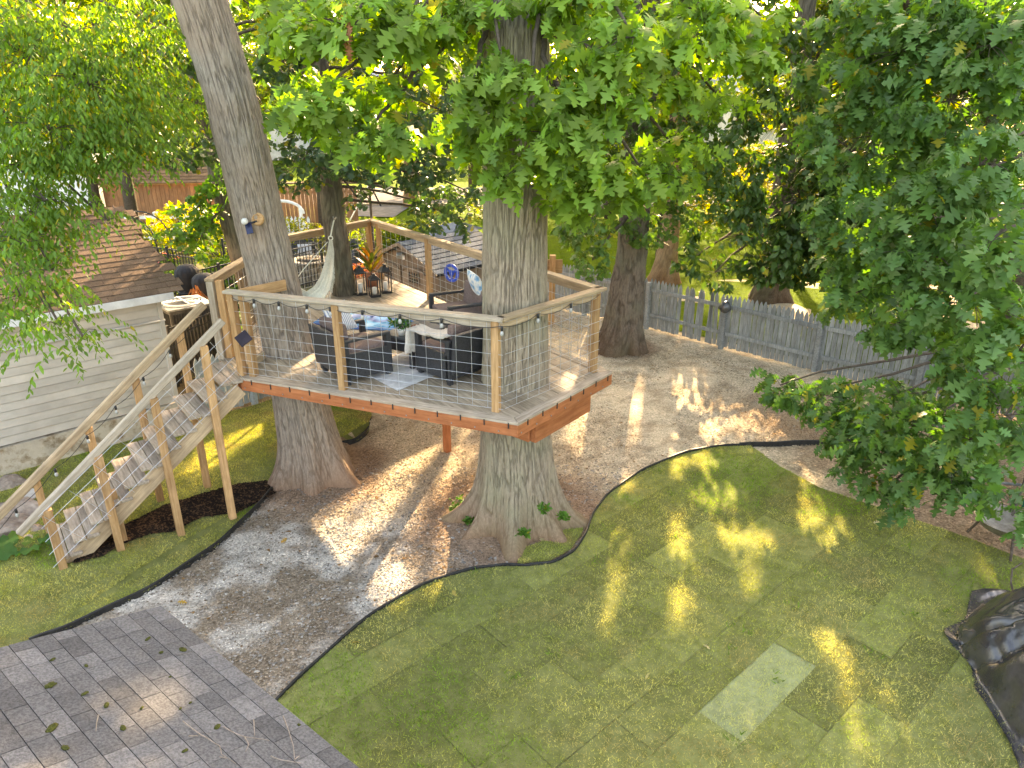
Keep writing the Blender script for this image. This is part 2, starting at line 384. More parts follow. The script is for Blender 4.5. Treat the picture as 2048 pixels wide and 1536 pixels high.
# main lawn made of sod pieces
lawn = bpy.data.objects.new('main_lawn', None); put(lawn); tag(lawn, kind='structure')
def sodmesh(pcs, z, m):
    b = MB()
    for c in pcs: b.add([(x,y,z) for x,y in c], [tuple(range(len(c)))])
    return b.mesh('sod_piece', m)
SODS = []; PALE = mk('pale_turf', (.34,.38,.18), (.44,.48,.25), 9, .97, 1.0, 120, bdist=.03, spec=.02)
LW = ccw(LAWN); LTRI = [[LW[i] for i in t] for t in tessellate_polygon([[Vector((*p[:2],0)) for p in LW]])]; o0 = np.array((2.75,6.01)); k = 0
for r in range(-11, 14):
    off = (r % 2)*.68+random.uniform(-.12,.12) if r else 0.0
    for q in range(-7, 7):
        a = o0+N2*(r*.46)+W2*(q*1.37+off-1.34); a0 = a+N2*.004; g = .012+random.uniform(0,.006)
        w = .46-.003; l = 1.37-.004
        rect = [a0, a0+N2*w, a0+N2*w+W2*l, a0+W2*l]; rect = ccw([tuple(p) for p in rect])
        pcs = [c for c in (clip(ccw(t), rect) for t in LTRI) if len(c) >= 3 and abs(area(c)) > 1e-4]
        if sum(abs(area(c)) for c in pcs) < .02: continue
        pc = max(pcs, key=lambda c: abs(area(c)))
        z = .008+g; cx_ = sum(p[0] for p in pc)/len(pc); cy_ = sum(p[1] for p in pc)/len(pc); pale_ = abs(cx_-2.38) < .15 and abs(cy_-5.35) < .25
        ob = obj('sod_piece', sodmesh(pcs, z, PALE if pale_ else MT['sod']), lawn); k += 1
        if pale_: ob['label'] = 'pale faded sod piece'; print('pale', cx_, cy_)
        SODS.append((rect, z, random.uniform(.86,1.30), random.uniform(-1,1), (r, q)))
# left lawn follows its slope
def polysheet(name, poly, dz, m, step=.15, kind='structure', cols=None):
    poly = ccw([tuple(p[:2]) for p in poly]); x0 = min(p[0] for p in poly); x1 = max(p[0] for p in poly); y0 = min(p[1] for p in poly); y1 = max(p[1] for p in poly)
    V = []; F = []; vi = {}
    X = x0
    while X < x1:
        Y = y0
        while Y < y1:
            c = clip(poly, [(X,Y),(X+step,Y),(X+step,Y+step),(X,Y+step)])
            if len(c) >= 3 and abs(area(c)) > 1e-6:
                f = []
                for p in c:
                    kk = (round(p[0],4), round(p[1],4))
                    if kk not in vi: vi[kk] = len(V); V.append(kk)
                    if not f or f[-1] != vi[kk]: f.append(vi[kk])
                if f[0] == f[-1]: f.pop()
                if len(f) >= 3: F.append(tuple(f))
            Y += step
        X += step
    A = np.array(V); Z = ztop(A)+dz
    me = mesh(name, np.column_stack([A, Z]), F, m, True); o = obj(name, me); tag(o, kind=kind); return o
polysheet('left_lawn', LEFT, .012, mk('left_turf', (.19,.215,.065), (.32,.33,.13), 5, .97, 1.0, 120, spec=.02, detail=9, contrast=(.3,.7), bdist=.03))
mul = mk('mulch_soil', (.012,.009,.007), (.05,.032,.02), 40, .97, 1.0, 80, detail=6, bdist=.03)
polysheet('mulch_bed', MULCH, .03, mul)
# small turf island at the oak's foot
ISL = [at(*p)[:2] for p in [(1035,1100),(1035,1128),(1100,1122),(1140,1100),(1162,1070),(1172,1040),(1150,1042),(1120,1068),(1080,1085)]]
litter = mk('leaf_litter',(.16,.09,.04),(.30,.19,.09),20,.95,.2)
polysheet('turf_patch', ISL, .008, MT['sod'])

# ---- loose stuff: grass blades, gravel chips, mulch chips
def rand_in(poly, n):
    A = np.array([p[:2] for p in poly]); lo, hi = A.min(0), A.max(0); out = []
    while sum(map(len, out)) < n:
        P = lo+RNG.random((n, 2))*(hi-lo); out.append(P[inpoly(P, poly)])
    return np.concatenate(out)[:n]
def blades(name, P, Z, h, w, col, label=None):
    n = len(P); a = RNG.random(n)*2*pi; lean = RNG.random(n)*.8+.75; b = RNG.random(n)*2*pi
    dx = np.cos(a)*w/2; dy = np.sin(a)*w/2; hh = h*(.5+.8*RNG.random(n))*(.55+.9*fbm(P[:,0]*7,P[:,1]*7,2,61))
    V = np.zeros((n, 3, 3)); V[:,0] = np.column_stack([P[:,0]-dx, P[:,1]-dy, Z-.01]); V[:,1] = np.column_stack([P[:,0]+dx, P[:,1]+dy, Z-.01])
    V[:,2] = np.column_stack([P[:,0]+np.cos(b)*hh*lean*.7, P[:,1]+np.sin(b)*hh*lean*.7, Z+hh*(1-lean*.45)])
    c = np.repeat(col, 3, 0)
    o = obj(name, npmesh(name, V.reshape(-1,3), np.arange(n*3).reshape(-1,3), LM['grass'], c)); tag(o, label, 'grass', kind='stuff'); return o
def grasscol(P, tone, hue):
    n1 = fbm(P[:,0]*1.2, P[:,1]*1.2, 4, 31)+.15*(hue); n2 = fbm(P[:,0]*6, P[:,1]*6, 3, 37)
    g = lerp(np.tile((.31,.36,.105),(len(P),1)).astype(float), np.tile((.56,.53,.22),(len(P),1)).astype(float), sstep(.35,.7,n1*.6+n2*.4))
    g = lerp(g, np.tile((.21,.36,.05),(len(P),1)).astype(float), sstep(.58,.68,fbm(P[:,0]*.9+5,P[:,1]*.9,3,44)))
    g = lerp(g, np.tile((.42,.33,.17),(len(P),1)).astype(float), sstep(.60,.74,fbm(P[:,0]*1.7+11,P[:,1]*1.7,4,53))*.75)
    return g*(tone*(.45+1.1*RNG.random(len(P))))[:,None]
P = rand_in(LAWN, 240000); P = P[(P[:,0]**2+P[:,1]**2 > 9)]
tone = np.ones(len(P)); hue = np.zeros(len(P)); Z = np.full(len(P), .015)
rel = (P-o0)
for rect, z, t, hq, (r, q) in SODS:
    ra = np.array(rect); lo, hi = ra.min(0), ra.max(0)
    cand = np.where((P[:,0] >= lo[0]) & (P[:,0] <= hi[0]) & (P[:,1] >= lo[1]) & (P[:,1] <= hi[1]))[0]
    i = cand[inpoly(P[cand], rect)]; tone[i] = t*.55+.45; hue[i] = hq; Z[i] = z
col = grasscol(P, tone, hue)
pale = inpoly(P, [at(*p)[:2] for p in [(1545,1290),(1612,1335),(1622,1360),(1470,1512),(1395,1435)]])
col[pale] = col[pale]*.3+np.array((.56,.60,.34))*.7
blades('grass', P, Z, .040, .0085, col, 'short green sod grass covering the curved main lawn')
P = rand_in(LEFT, 150000); ok = ~inpoly(P, MULCH); P = P[ok]
blades('grass', P, ztop(P)+.012, .044, .0085, grasscol(P, np.ones(len(P))*1.0, np.zeros(len(P))+.3), 'green grass on the strip of lawn below the wooden stairs')
P = rand_in([(1.0,19.8),(9.8,12.3),(22,13),(22,34),(-3.5,34),(-3.5,23)], 120000)
c = np.tile((.10,.17,.004),(len(P),1))*(.7+.6*RNG.random((len(P),1)))*(.75+.5*fbm(P[:,0]*.6,P[:,1]*.6,3,9))[:,None]
blades('grass', P, np.zeros(len(P)), .06, .02, c, 'bright sunlit grass of the lawn beyond the picket fence')
P = rand_in(ISL, 5000); blades('grass', P, np.zeros(len(P))+.01, .035, .006, grasscol(P, np.ones(len(P))*1.2, np.zeros(len(P))-.3), 'ragged turf patch between the big oak roots and the black edging')
def chips(name, P, Z, size, col, label, flat=.5):
    n = len(P); base = np.array([(1,0,0),(-.5,.8,0),(-.5,-.8,0),(0,0,1),(0,0,-1)]); f = np.array([(0,1,3),(1,2,3),(2,0,3)])
    a = RNG.random(n)*2*pi; s = size*(.5+RNG.random(n)); e = 1+RNG.random(n)*.9
    x = base[:,0][None]*s[:,None]*e[:,None]; y = base[:,1][None]*s[:,None]; z = base[:,2][None]*s[:,None]*flat
    V = np.stack([x*np.cos(a)[:,None]-y*np.sin(a)[:,None]+P[:,0][:,None], x*np.sin(a)[:,None]+y*np.cos(a)[:,None]+P[:,1][:,None], z+Z[:,None]], -1)[:, :4]
    V[:,3,:2] += (RNG.random((n,2))-.5)*s[:,None]
    Fc = (f[None]+4*np.arange(n)[:,None,None]).reshape(-1,3)
    o = obj(name, npmesh(name, V.reshape(-1,3), Fc, MT['stuffcol'], np.repeat(col,4,0))); tag(o, label, name, kind='stuff'); return o
path = [at(*p)[:2] for p in LEDGE[1:]]+[(-3.4,9.4),(-2.4,9.9)]+[at(*p)[:2] for p in [(742,840)]]+[(-2.7,12.5),(-.5,16),(1.2,18.7),(5.2,14.8),(8.2,12.0),(7.5,10.9)]+[EDGE_W[i] for i in range(len(EDGE_W)-1,0,-1)]
P = rand_in(path, 120000); gc = groundcol(P)
near = sstep(10,6,P[:,1])
col = gc*(.55+.95*RNG.random((len(P),1)))
rr = RNG.random(len(P)); wgt = (rr < .05+.10*near); col[wgt] = np.array((.42,.38,.33))*(.7+.4*RNG.random((wgt.sum(),1)))
dk = rr > .92; col[dk] = np.array((.17,.12,.08))
keep = (np.hypot(*(P-OAK).T) > .95)|(RNG.random(len(P)) < .2); P = P[keep]; col = col[keep]
chips('gravel', P, np.zeros(len(P))-.012, .0115, col, 'mixed pale gravel and brown wood chips on the path and under the deck')
P = rand_in(MULCH, 9000); rr = RNG.random((len(P),1)); col = np.where(rr < .75, np.array((.022,.016,.013)), np.array((.10,.06,.035)))
chips('mulch', P, ztop(P)+.035, .022, col, 'dark wood mulch in the bed below the wooden stairs', .35)
dirtp = [at(*p)[:2] for p in [(1500,905),(1640,880),(1900,880),(2060,940),(2060,1115),(1900,1055),(1760,1008),(1640,968),(1560,925)]]
P = rand_in(dirtp, 7000); col = groundcol(P)*(.6+.9*RNG.random((len(P),1))); chips('soil_crumbs', P, np.zeros(len(P))-.01, .016, col, 'brown soil and small stones on the bare strip beyond the lawn')

P = rand_in(path, 450); chips('leaf_litter', P, np.zeros(len(P))-.004, .022, np.array((.26,.15,.07))*(.5+1.0*RNG.random((len(P),1))), 'small dry brown leaf scraps scattered over the path', .22)
P = rand_in(path, 5000); P = P[P[:,1] < 10]; chips('pebbles', P, np.zeros(len(P))-.012, .020, np.array((.42,.38,.33))*(.4+.8*RNG.random((len(P),1))), 'larger pebbles lying in the grey gravel near the roof', .6)
P = rand_in(LAWN, 60); C_ = np.repeat(P, 14, 0)+RNG.normal(0,.05,(len(P)*14,2)); C_ = C_[inpoly(C_, LAWN)]
blades('lawn_weeds', C_, np.zeros(len(C_))+.02, .075, .022, np.tile((.15,.27,.05),(len(C_),1))*(.6+.7*RNG.random((len(C_),1))), 'scattered broad-leaved weeds and longer tufts in the main lawn')
# black plastic edging
def edging(pts, label, h=.07):
    b = MB(); pts = [Vector((x,y,z)) for x,y,z in pts]
    s = []
    for i in range(len(pts)-1):
        for k in range(6): s.append(pts[i].lerp(pts[i+1], k/6))
    s.append(pts[-1])
    for it in range(3): s = [s[0]]+[(s[i-1]+s[i]*2+s[i+1])/4 for i in range(1,len(s)-1)]+[s[-1]]
    V = []; F = []
    for i, p in enumerate(s):
        t = (s[min(i+1,len(s)-1)]-s[max(i-1,0)]).normalized(); n = Vector((-t.y,t.x,0)); w = .011
        z1 = p.z+h+.008*sin(i*.9)+.006*sin(i*2.3)
        for q,zz in ((-w,p.z-.03),(-w,z1),(w,z1),(w,p.z-.03)): V.append((p+n*q).to_tuple()[:2]+(zz,))
    for i in range(len(s)-1):
        for k in range(3): F.append((i*4+k,i*4+k+1,i*4+4+k+1,i*4+4+k))
    r = MB(); r.tube([(p.x,p.y,p.z+h+.006*sin(i*.9)) for i,p in enumerate(s)], .014, 6)
    e = empty('lawn_edging', s[0], label, 'edging'); obj('edging_strip', mesh('edging_strip', V, F, MT['edging']), e); r.build('edging_bead', MT['edging'], e, smooth=True)
edging([(x,y,-.01) for x,y in EDGE_W], 'long wavy black plastic edging between the gravel and the main lawn', .055)
edging([(*at(*p)[:2],-.01) for p in LEDGE], 'black plastic edging along the path side of the lawn below the stairs', .055)
edging([(*at(*p)[:2],0) for p in [(1478,893),(1560,890),(1640,887),(1760,882),(1900,884)]], 'straight black plastic edging lying on bare soil below the oak branches', .06)
edging([(*at(*p)[:2],0) for p in [(672,893),(712,884),(736,864),(744,838),(728,822)]], 'short curved black edging behind the leaning grey trunk', .06)
# ------------------------------------------------------------------ trunks
def barkmat(name, c1, c2, c3, green=0.0):
    m = bpy.data.materials.new(name); m.use_nodes = True; nt = m.node_tree; N = nt.nodes; L = nt.links
    p = N['Principled BSDF']; p.inputs['Roughness'].default_value = .93; p.inputs['Specular IOR Level'].default_value = .15
    a = N.new('ShaderNodeAttribute'); a.attribute_name = 'Col'
    tc = N.new('ShaderNodeTexCoord'); mp = N.new('ShaderNodeMapping'); mp.inputs['Scale'].default_value = (26,26,5)
    L.new(tc.outputs['Object'], mp.inputs[0]); nz = N.new('ShaderNodeTexNoise'); nz.inputs['Scale'].default_value = 1.6; nz.inputs['Detail'].default_value = 8
    nz.inputs['Roughness'].default_value = .75
    L.new(mp.outputs[0], nz.inputs['Vector']); cr = N.new('ShaderNodeValToRGB'); e = cr.color_ramp.elements
    e[0].position = .32; e[1].position = .68; e[0].color = (*c1,1); e[1].color = (*c2,1)
    L.new(nz.outputs['Fac'], cr.inputs[0])
    n2 = N.new('ShaderNodeTexNoise'); n2.inputs['Scale'].default_value = 1.4; n2.inputs['Detail'].default_value = 5; L.new(tc.outputs['Object'], n2.inputs['Vector'])
    r2 = N.new('ShaderNodeMapRange'); r2.inputs['From Min'].default_value = .42; r2.inputs['From Max'].default_value = .68; L.new(n2.outputs['Fac'], r2.inputs['Value'])
    mz = N.new('ShaderNodeMath'); mz.operation = 'MULTIPLY'; mz.inputs[1].default_value = .55; L.new(r2.outputs[0], mz.inputs[0])
    m1 = N.new('ShaderNodeMix'); m1.data_type = 'RGBA'; L.new(mz.outputs[0], m1.inputs[0]); L.new(cr.outputs[0], m1.inputs[6]); m1.inputs[7].default_value = (*c3,1)
    mx = N.new('ShaderNodeMix'); mx.data_type = 'RGBA'; mx.blend_type = 'MULTIPLY'; mx.inputs[0].default_value = 1
    L.new(m1.outputs[2], mx.inputs[6]); L.new(a.outputs['Color'], mx.inputs[7]); L.new(mx.outputs[2], p.inputs['Base Color'])
    bp = N.new('ShaderNodeBump'); bp.inputs['Strength'].default_value = .7; bp.inputs['Distance'].default_value = .02
    L.new(nz.outputs['Fac'], bp.inputs['Height']); L.new(bp.outputs[0], p.inputs['Normal'])
    return m
BK = dict(oak=barkmat('oak_bark', (.22,.17,.125), (.43,.36,.28), (.27,.285,.19)),
          grey=barkmat('grey_bark', (.22,.18,.15), (.44,.385,.33), (.36,.25,.18)),
          dark=barkmat('dark_bark', (.09,.07,.055), (.22,.18,.145), (.15,.16,.11)),
          warm=barkmat('warm_bark', (.20,.12,.07), (.42,.28,.17), (.30,.24,.15)))
def trunk(name, path, mat, parent, flare=None, nth=72, step=.035, nr=22, depth=.03, dirt=(.74,.50,.35), seed=0, wander=1.0):
    """path: (x,y,z,r); flare: list of (angle, width, reach) root buttresses"""
    pts = np.array(path, float); zs = np.arange(pts[0,2], pts[-1,2], step)
    # smooth interpolation
    X = np.interp(zs, pts[:,2], pts[:,0]); Y = np.interp(zs, pts[:,2], pts[:,1]); R = np.interp(zs, pts[:,2], pts[:,3])
    k = max(3, int(.5/step)); ker = np.ones(k)/k
    sm = lambda a: np.convolve(np.pad(a, (k//2, k-1-k//2), 'edge'), ker, 'valid')
    X, Y, R = sm(X), sm(Y), sm(R)
    th = np.linspace(0, 2*pi, nth, endpoint=False)
    ZZ, TT = np.meshgrid(zs, th, indexing='ij'); RR = R[:,None]*np.ones_like(TT)
    g0 = np.maximum(ZZ-pts[0,2], 0)
    if flare:
        for (an, wd, reach, ht) in flare:
            d = (TT-an+pi) % (2*pi)-pi
            RR = RR+reach*np.exp(-(d/wd)**2)*np.exp(-(g0/ht)**.9)
        RR = RR+.10*np.exp(-g0/.5)*R[0]/.4+.045*np.cos(TT*8+2*np.sin(TT+seed))*np.exp(-g0/.45)
    # furrowed bark ridges following the trunk
    u = TT/(2*pi)*nr; wob = (fbm(TT*3+seed, ZZ*1.3, 2, seed)-.5)*1.3*wander
    cross = fbm(TT*nr/4, ZZ*7, 3, seed+5)
    n1 = vn((u+wob)*.95, ZZ*1.9+seed, seed+1); n2 = vn((u+wob)*1.9+5, ZZ*4.0, seed+2)*.35+vn((u+wob)*.9+7, ZZ*2.2, seed+9)*.65
    fur = np.maximum(sstep(.80, .97, 1-np.abs(2*n1-1)), .8*sstep(.80, .97, 1-np.abs(2*n2-1)))*sstep(.22, .42, cross)
    # close the seam
    RR = RR+(-fur*depth+(cross-.5)*depth*.6+(fbm(TT*3, ZZ*2, 2, seed+7)-.5)*.03*sstep(0,1,np.minimum(TT,2*pi-TT)))
    VX = X[:,None]+RR*np.cos(TT); VY = Y[:,None]+RR*np.sin(TT)
    V = np.stack([VX, VY, ZZ], -1).reshape(-1,3); nz_, nt_ = ZZ.shape
    i = np.arange(nz_*nt_).reshape(nz_, nt_); j = np.roll(i, -1, 1)
    F = np.stack([i[:-1], j[:-1], j[1:], i[1:]], -1).reshape(-1,4)
    c = np.ones((nz_, nt_, 3))*(1-.45*fur[...,None])*(.93+.16*cross[...,None])
    if dirt is not None:
        w = np.exp(-g0/.42)*.95; c = c*(1-w[...,None])+np.array(dirt)*w[...,None]
    return obj(name, npmesh(name, V, F, mat, c.reshape(-1,3), True), parent)

# ------------------------------------------------------------------ leaves
def leaf_oak(lobes=4, simple=False):
    """lobed leaf of length 1 along +X, folded along the midrib; returns V, tri"""
    if simple:
        mid = [(0,0,0),(.5,0,.03),(1,0,-.12)]
        L_ = [(.25,.16,.02),(.42,.34,-.02),(.55,.16,0),(.78,.27,-.08)]
        V = mid+L_+[(x,-y,z) for x,y,z in L_]
        T = [(0,3,1),(3,4,1),(1,5,2),(5,6,2)]; T2 = [(0,1,7),(7,1,8),(1,2,9),(9,2,10)]
        return np.array(V,float), np.array(T+T2)
    xs = [0,.18,.42,.66,1.0]; mid = [(x,0,.05*sin(x*pi)-.22*x*x) for x in xs]
    out = [(.13,.04),(.20,.23),(.34,.065),(.46,.40),(.57,.08),(.70,.35),(.81,.075),(.88,.14),(1.0,.0)]
    zf = lambda x,y: .05*sin(x*pi)-.22*x*x-.28*y*y+.10*y
    Lp = [(x,y,zf(x,y)) for x,y in out[:-1]]
    V = mid+Lp+[(x,-y,z) for x,y,z in Lp]; o = 5; q = o+len(Lp)
    T = []
    for s, b in ((1,o),(-1,q)):
        t = [(0,b,1),(b,b+1,1),(1,b+1,b+2),(1,b+2,2),(b+2,b+3,2),(2,b+3,b+4),(2,b+4,3),(b+4,b+5,3),(3,b+5,b+6),(3,b+6,4),(b+6,b+7,4)]
        T += [x if s > 0 else x[::-1] for x in t]
    return np.array(V,float), np.array(T)
def leaf_oval(w=.23, simple=False):
    if simple: return np.array([(0,0,0),(.5,w,-.04),(1,0,-.16),(.5,-w,-.04),(.5,0,.04)],float), np.array([(0,4,1),(4,2,1),(0,3,4),(3,2,4)])
    V = [(0,0,0),(.33,0,.05),(.66,0,.0),(1,0,-.15)]; o = [(.22,w*.8,.0),(.5,w,-.02),(.78,w*.65,-.06)]
    V = V+o+[(x,-y,z) for x,y,z in o]
    T = [(0,4,1),(4,5,1),(1,5,2),(5,6,2),(2,6,3)]; T2 = [(0,1,7),(7,1,8),(1,2,8),(8,2,9),(2,3,9)]
    return np.array(V,float), np.array([t[::-1] for t in T]+[t[::-1] for t in T2])
TPL = dict(oak=leaf_oak(), oaks=leaf_oak(simple=True), oval=leaf_oval(.26), ovals=leaf_oval(.28, True), elm=leaf_oval(.185), quad=(np.array([(0,0,0),(.5,.3,.04),(1,0,-.1),(.5,-.3,.04)],float), np.array([(0,2,1),(0,3,2)])))
def frames(D, roll):
    """rotation matrices with X along D and Z near up, rolled about X"""
    D = D/np.linalg.norm(D, axis=1, keepdims=True); up = np.tile((0,0,1.0),(len(D),1)); up[np.abs(D[:,2]) > .97] = (1,0,0)
    Y = np.cross(up, D); Y /= np.linalg.norm(Y, axis=1, keepdims=True); Z = np.cross(D, Y)
    c, s = np.cos(roll)[:,None], np.sin(roll)[:,None]
    Y2 = Y*c+Z*s; Z2 = -Y*s+Z*c
    return np.stack([D, Y2, Z2], -1)
def rosettes(C, n, L, droop=(.1,.9), spread=1.0):
    """n leaves round each twig tip C (k,3)"""
    k = len(C); P = np.repeat(C, n, 0); a = RNG.random(k*n)*2*pi
    el = -(droop[0]+(droop[1]-droop[0])*RNG.random(k*n))
    D = np.column_stack([np.cos(a)*np.cos(el), np.sin(a)*np.cos(el), np.sin(el)])
    P = P+D*(L*.15*spread)+RNG.normal(0, L*.15, (k*n,3))
    R = frames(D, RNG.normal(0,.65,k*n)); S = L*(.45+.85*RNG.random(k*n))
    return P, R, S
def shoots(C, n, L, seglen=.05, aim=None):
    """drooping shoots with alternate hanging leaves"""
    k = len(C); a = RNG.random(k)*2*pi
    if aim is not None: a = aim+RNG.normal(0,.7,k)
    out = []
    for i in range(n):
        s = (i/n); r = seglen*n*np.sin(s*1.35)/1.2; z = -seglen*n*.55*s**1.8
        p = C+np.column_stack([np.cos(a)*r, np.sin(a)*r, np.zeros(k)+z])
        sd = 1 if i % 2 else -1; b = a+sd*(.9+.3*RNG.random(k)); el = -(.55+.6*RNG.random(k))
        D = np.column_stack([np.cos(b)*np.cos(el), np.sin(b)*np.cos(el), np.sin(el)])
        out.append((p, frames(D, RNG.normal(0,.5,k)), L*(.6+.55*RNG.random(k))*(1-.25*s)))
    return tuple(np.concatenate([o[j] for o in out]) for j in range(3))
# places where the sun gets through the crowns onto the ground, the deck and the roofs
def sunplane(P):
    P = np.atleast_2d(P).astype(float); s = np.array(sdir); e1 = np.array((s[1],-s[0],0)); e1 /= np.linalg.norm(e1); e2 = np.cross(s, e1)
    return np.column_stack([P@e1, P@e2]), P@s
GAPS = []
def gap(u, v, r, z=0.0, ry=None): GAPS.append((at(u,v,z), r, ry or r))
for g in [(850,1085,.55),(770,1010,.5),(690,1060,.5),(640,1120,.4),(930,1060,.45),(800,900,.5),(730,960,.45),(870,960,.40),(900,850,.5),(830,830,.45),(900,1130,.3),(700,1000,.3),
          (1652,1065,.30),(1690,1110,.18),(1740,1150,.10),(1770,1190,.08),(1285,830,.20),(1290,880,.12),(1390,795,.30),(1470,830,.38),(1530,850,.32),(1440,870,.25),(1165,745,.2),(1180,820,.25),(1170,880,.2),
          (450,920,.30),(400,965,.25),(500,900,.2),(700,882,.14),(870,1190,.12),(1250,1150,.10),(1410,930,.16),(1610,960,.14),(1990,1170,.12),(1320,965,.1),
          (1150,690,.2),(560,1020,.15),(340,1170,.12)]: gap(*g)
for g in [(200,1465,.06,2.2),(240,1445,.04,2.2),
          (900,610,.30,2),(830,590,.25,2),(760,640,.15,2),(640,690,.18,2),(590,735,.13,2),(700,640,.15,2),(840,680,.15,2),(1130,780,.12,2),(470,735,.06,2),
          (860,470,.5,2.2),(930,460,.5,2.2),(840,520,.4,2.0),(700,500,.6,.8),(620,520,.5,.6),
          (400,420,1.2,1.5),(430,500,.9,.5)]: gap(*g)
def gapy(u, v, Y, r): GAPS.append((aty(u,v,Y), r, r))
for g in [(620,190,7.4,.35),(700,60,7.4,.4),(740,270,7.4,.35),(800,70,7.5,.3),(930,240,7.6,.3),(1000,180,7.4,.35),(1090,280,7.2,.35),(1060,350,7.3,.25),(1180,170,7.3,.4),(1290,350,8.3,.35),(1260,70,7.2,.4),(1430,80,7.7,.4),(1340,280,8.5,.3),
          (100,120,8.8,.35),(250,60,9.5,.45),(40,330,8.4,.25),(200,560,7.6,.12),(1980,300,7,.3),(1850,420,7.6,.25),(1720,430,8.6,.25),(1620,780,9.6,.25),(1760,930,8.3,.3),(1500,340,17.5,.8),(1600,200,17.5,.8),(1300,250,14.8,.7),(1350,430,15,.5),(900,340,14,.6),(420,400,12.5,.5),(480,250,13,.4)]: gapy(*g)
def inside_gap(P, k=1.0, ex=0.0):
    q, t = sunplane(P); m = np.zeros(len(q), bool); ex = .55*np.asarray(ex)
    for (c, r, ry) in GAPS:
        qc, tc = sunplane(np.array(c)); d = np.hypot((q[:,0]-qc[0,0])/(r+ex), (q[:,1]-qc[0,1])/(ry*.75+ex)); m |= (d < k) & (t > tc[0]+.3)
    return m
def pixels(P):
    dz = P[:,1]*cos(TH)-(P[:,2]-CAMH)*sin(TH); up = P[:,1]*sin(TH)+(P[:,2]-CAMH)*cos(TH)
    return 1024+FPX*P[:,0]/dz, 768-FPX*up/dz, dz
def leafcols(n, base, var=.25, yellow=.04, ycol=(.28,.26,.03), clump=None):
    b = np.array(base); c = b[None]*(1+var*(RNG.random((n,1))-.5)*2)*(1+np.array((.25,.0,.3))*(RNG.random((n,3))-.5))
    y = RNG.random(n) < yellow; c[y] = np.array(ycol)*(.7+.6*RNG.random((y.sum(),1)))
    return np.clip(c, .002, 1)
def foliage(tree, tplname, leafmatl, parts, singles=0, cull=.93, namefol='foliage', cols=None, nleaf_label=None):
    """parts: list of (P,R,S,colours). The leaves that show largest become leaf objects, the rest one stuff part"""
    P = np.concatenate([p[0] for p in parts]); R = np.concatenate([p[1] for p in parts]); S = np.concatenate([p[2] for p in parts]); C = np.concatenate([p[3] for p in parts])
    if cull:
        m = inside_gap(P, 1.0, S) & (RNG.random(len(P)) < cull) & (P[:,1] > 10.8); P, R, S, C = P[~m], R[~m], S[~m], C[~m]
    V, T = TPL[tplname]; n = len(P)
    if singles:
        u, v, dz = pixels(P); vis = (u > 5) & (u < 2043) & (v > 5) & (dz > 1); size = np.where(vis, S/dz, 0)
        # prefer leaves in front: near to the camera
        order = np.argsort(-(size+np.where(vis, .5/np.maximum(dz,1)**1.0, 0))); sel = order[:singles]
        rest = np.ones(n, bool); rest[sel] = False
        pal = []
        for q in range(8):
            cc = C[sel[(q*37) % len(sel)]]; pal.append((cc, npmesh('leaf', V, T, leafmatl, np.tile(cc,(len(V),1)))))
        for i in sel:
            q = int(np.argmin([np.sum((C[i]-pc)**2) for pc, _ in pal]))
            M = Matrix([[*(R[i][r]*S[i]), P[i][r]] for r in range(3)]+[[0,0,0,1]])
            obj('leaf', pal[q][1], tree, M)
        P, R, S, C = P[rest], R[rest], S[rest], C[rest]; n = len(P)
    VV = np.einsum('nij,vj->nvi', R, V)*S[:,None,None]+P[:,None]
    FF = (T[None]+len(V)*np.arange(n)[:,None,None]).reshape(-1,3)
    o = obj(namefol, npmesh(namefol, VV.reshape(-1,3), FF, leafmatl, np.repeat(C, len(V), 0)), tree); o['kind'] = 'stuff'; return o
def ell(c, rad, n, hollow=.35):
    d = RNG.normal(size=(n,3)); d /= np.linalg.norm(d,axis=1,keepdims=True); r = (hollow+(1-hollow)*RNG.random(n))**(1/2.)
    return np.array(c)+d*r[:,None]*np.array(rad)
def blob(u, v, Y, ru, rv, n, rd=.5):
    c = aty(u, v, Y); dz = Y*cos(TH)-(c[2]-CAMH)*sin(TH); return ell(c, (ru/FPX*dz, rd, rv/FPX*dz), n), c
def limbs(name, tree, start, tips, r0, mat=None, sub=None, r1=.012):
    """curved boughs from a point on the trunk to each foliage clump, with finer twigs"""
    b = MB()
    for t in tips:
        s = Vector(start(t) if callable(start) else start); t = Vector(t); m = s.lerp(t,.5)+Vector((0,0,.12*(t-s).length)); pts = []
        for k in range(9):
            q = k/8; p = s*(1-q)**2+m*2*q*(1-q)+t*q*q; p += Vector((random.uniform(-1,1),random.uniform(-1,1),random.uniform(-1,1)))*.03*(t-s).length*.5*(q*(1-q)*4); pts.append(p)
        b.tube(pts, [r0*(1-q/8)+r1*(q/8) for q in range(9)], 7)
    if sub is not None:
        for c, tip in sub:
            c = Vector(c); tip = Vector(tip); m = c.lerp(tip,.5)+Vector((0,0,.04)); b.tube([c,m,tip],[.005,.004,.003],4,False)
    return b.build(name, mat or MT['bark_l'], tree, smooth=True)

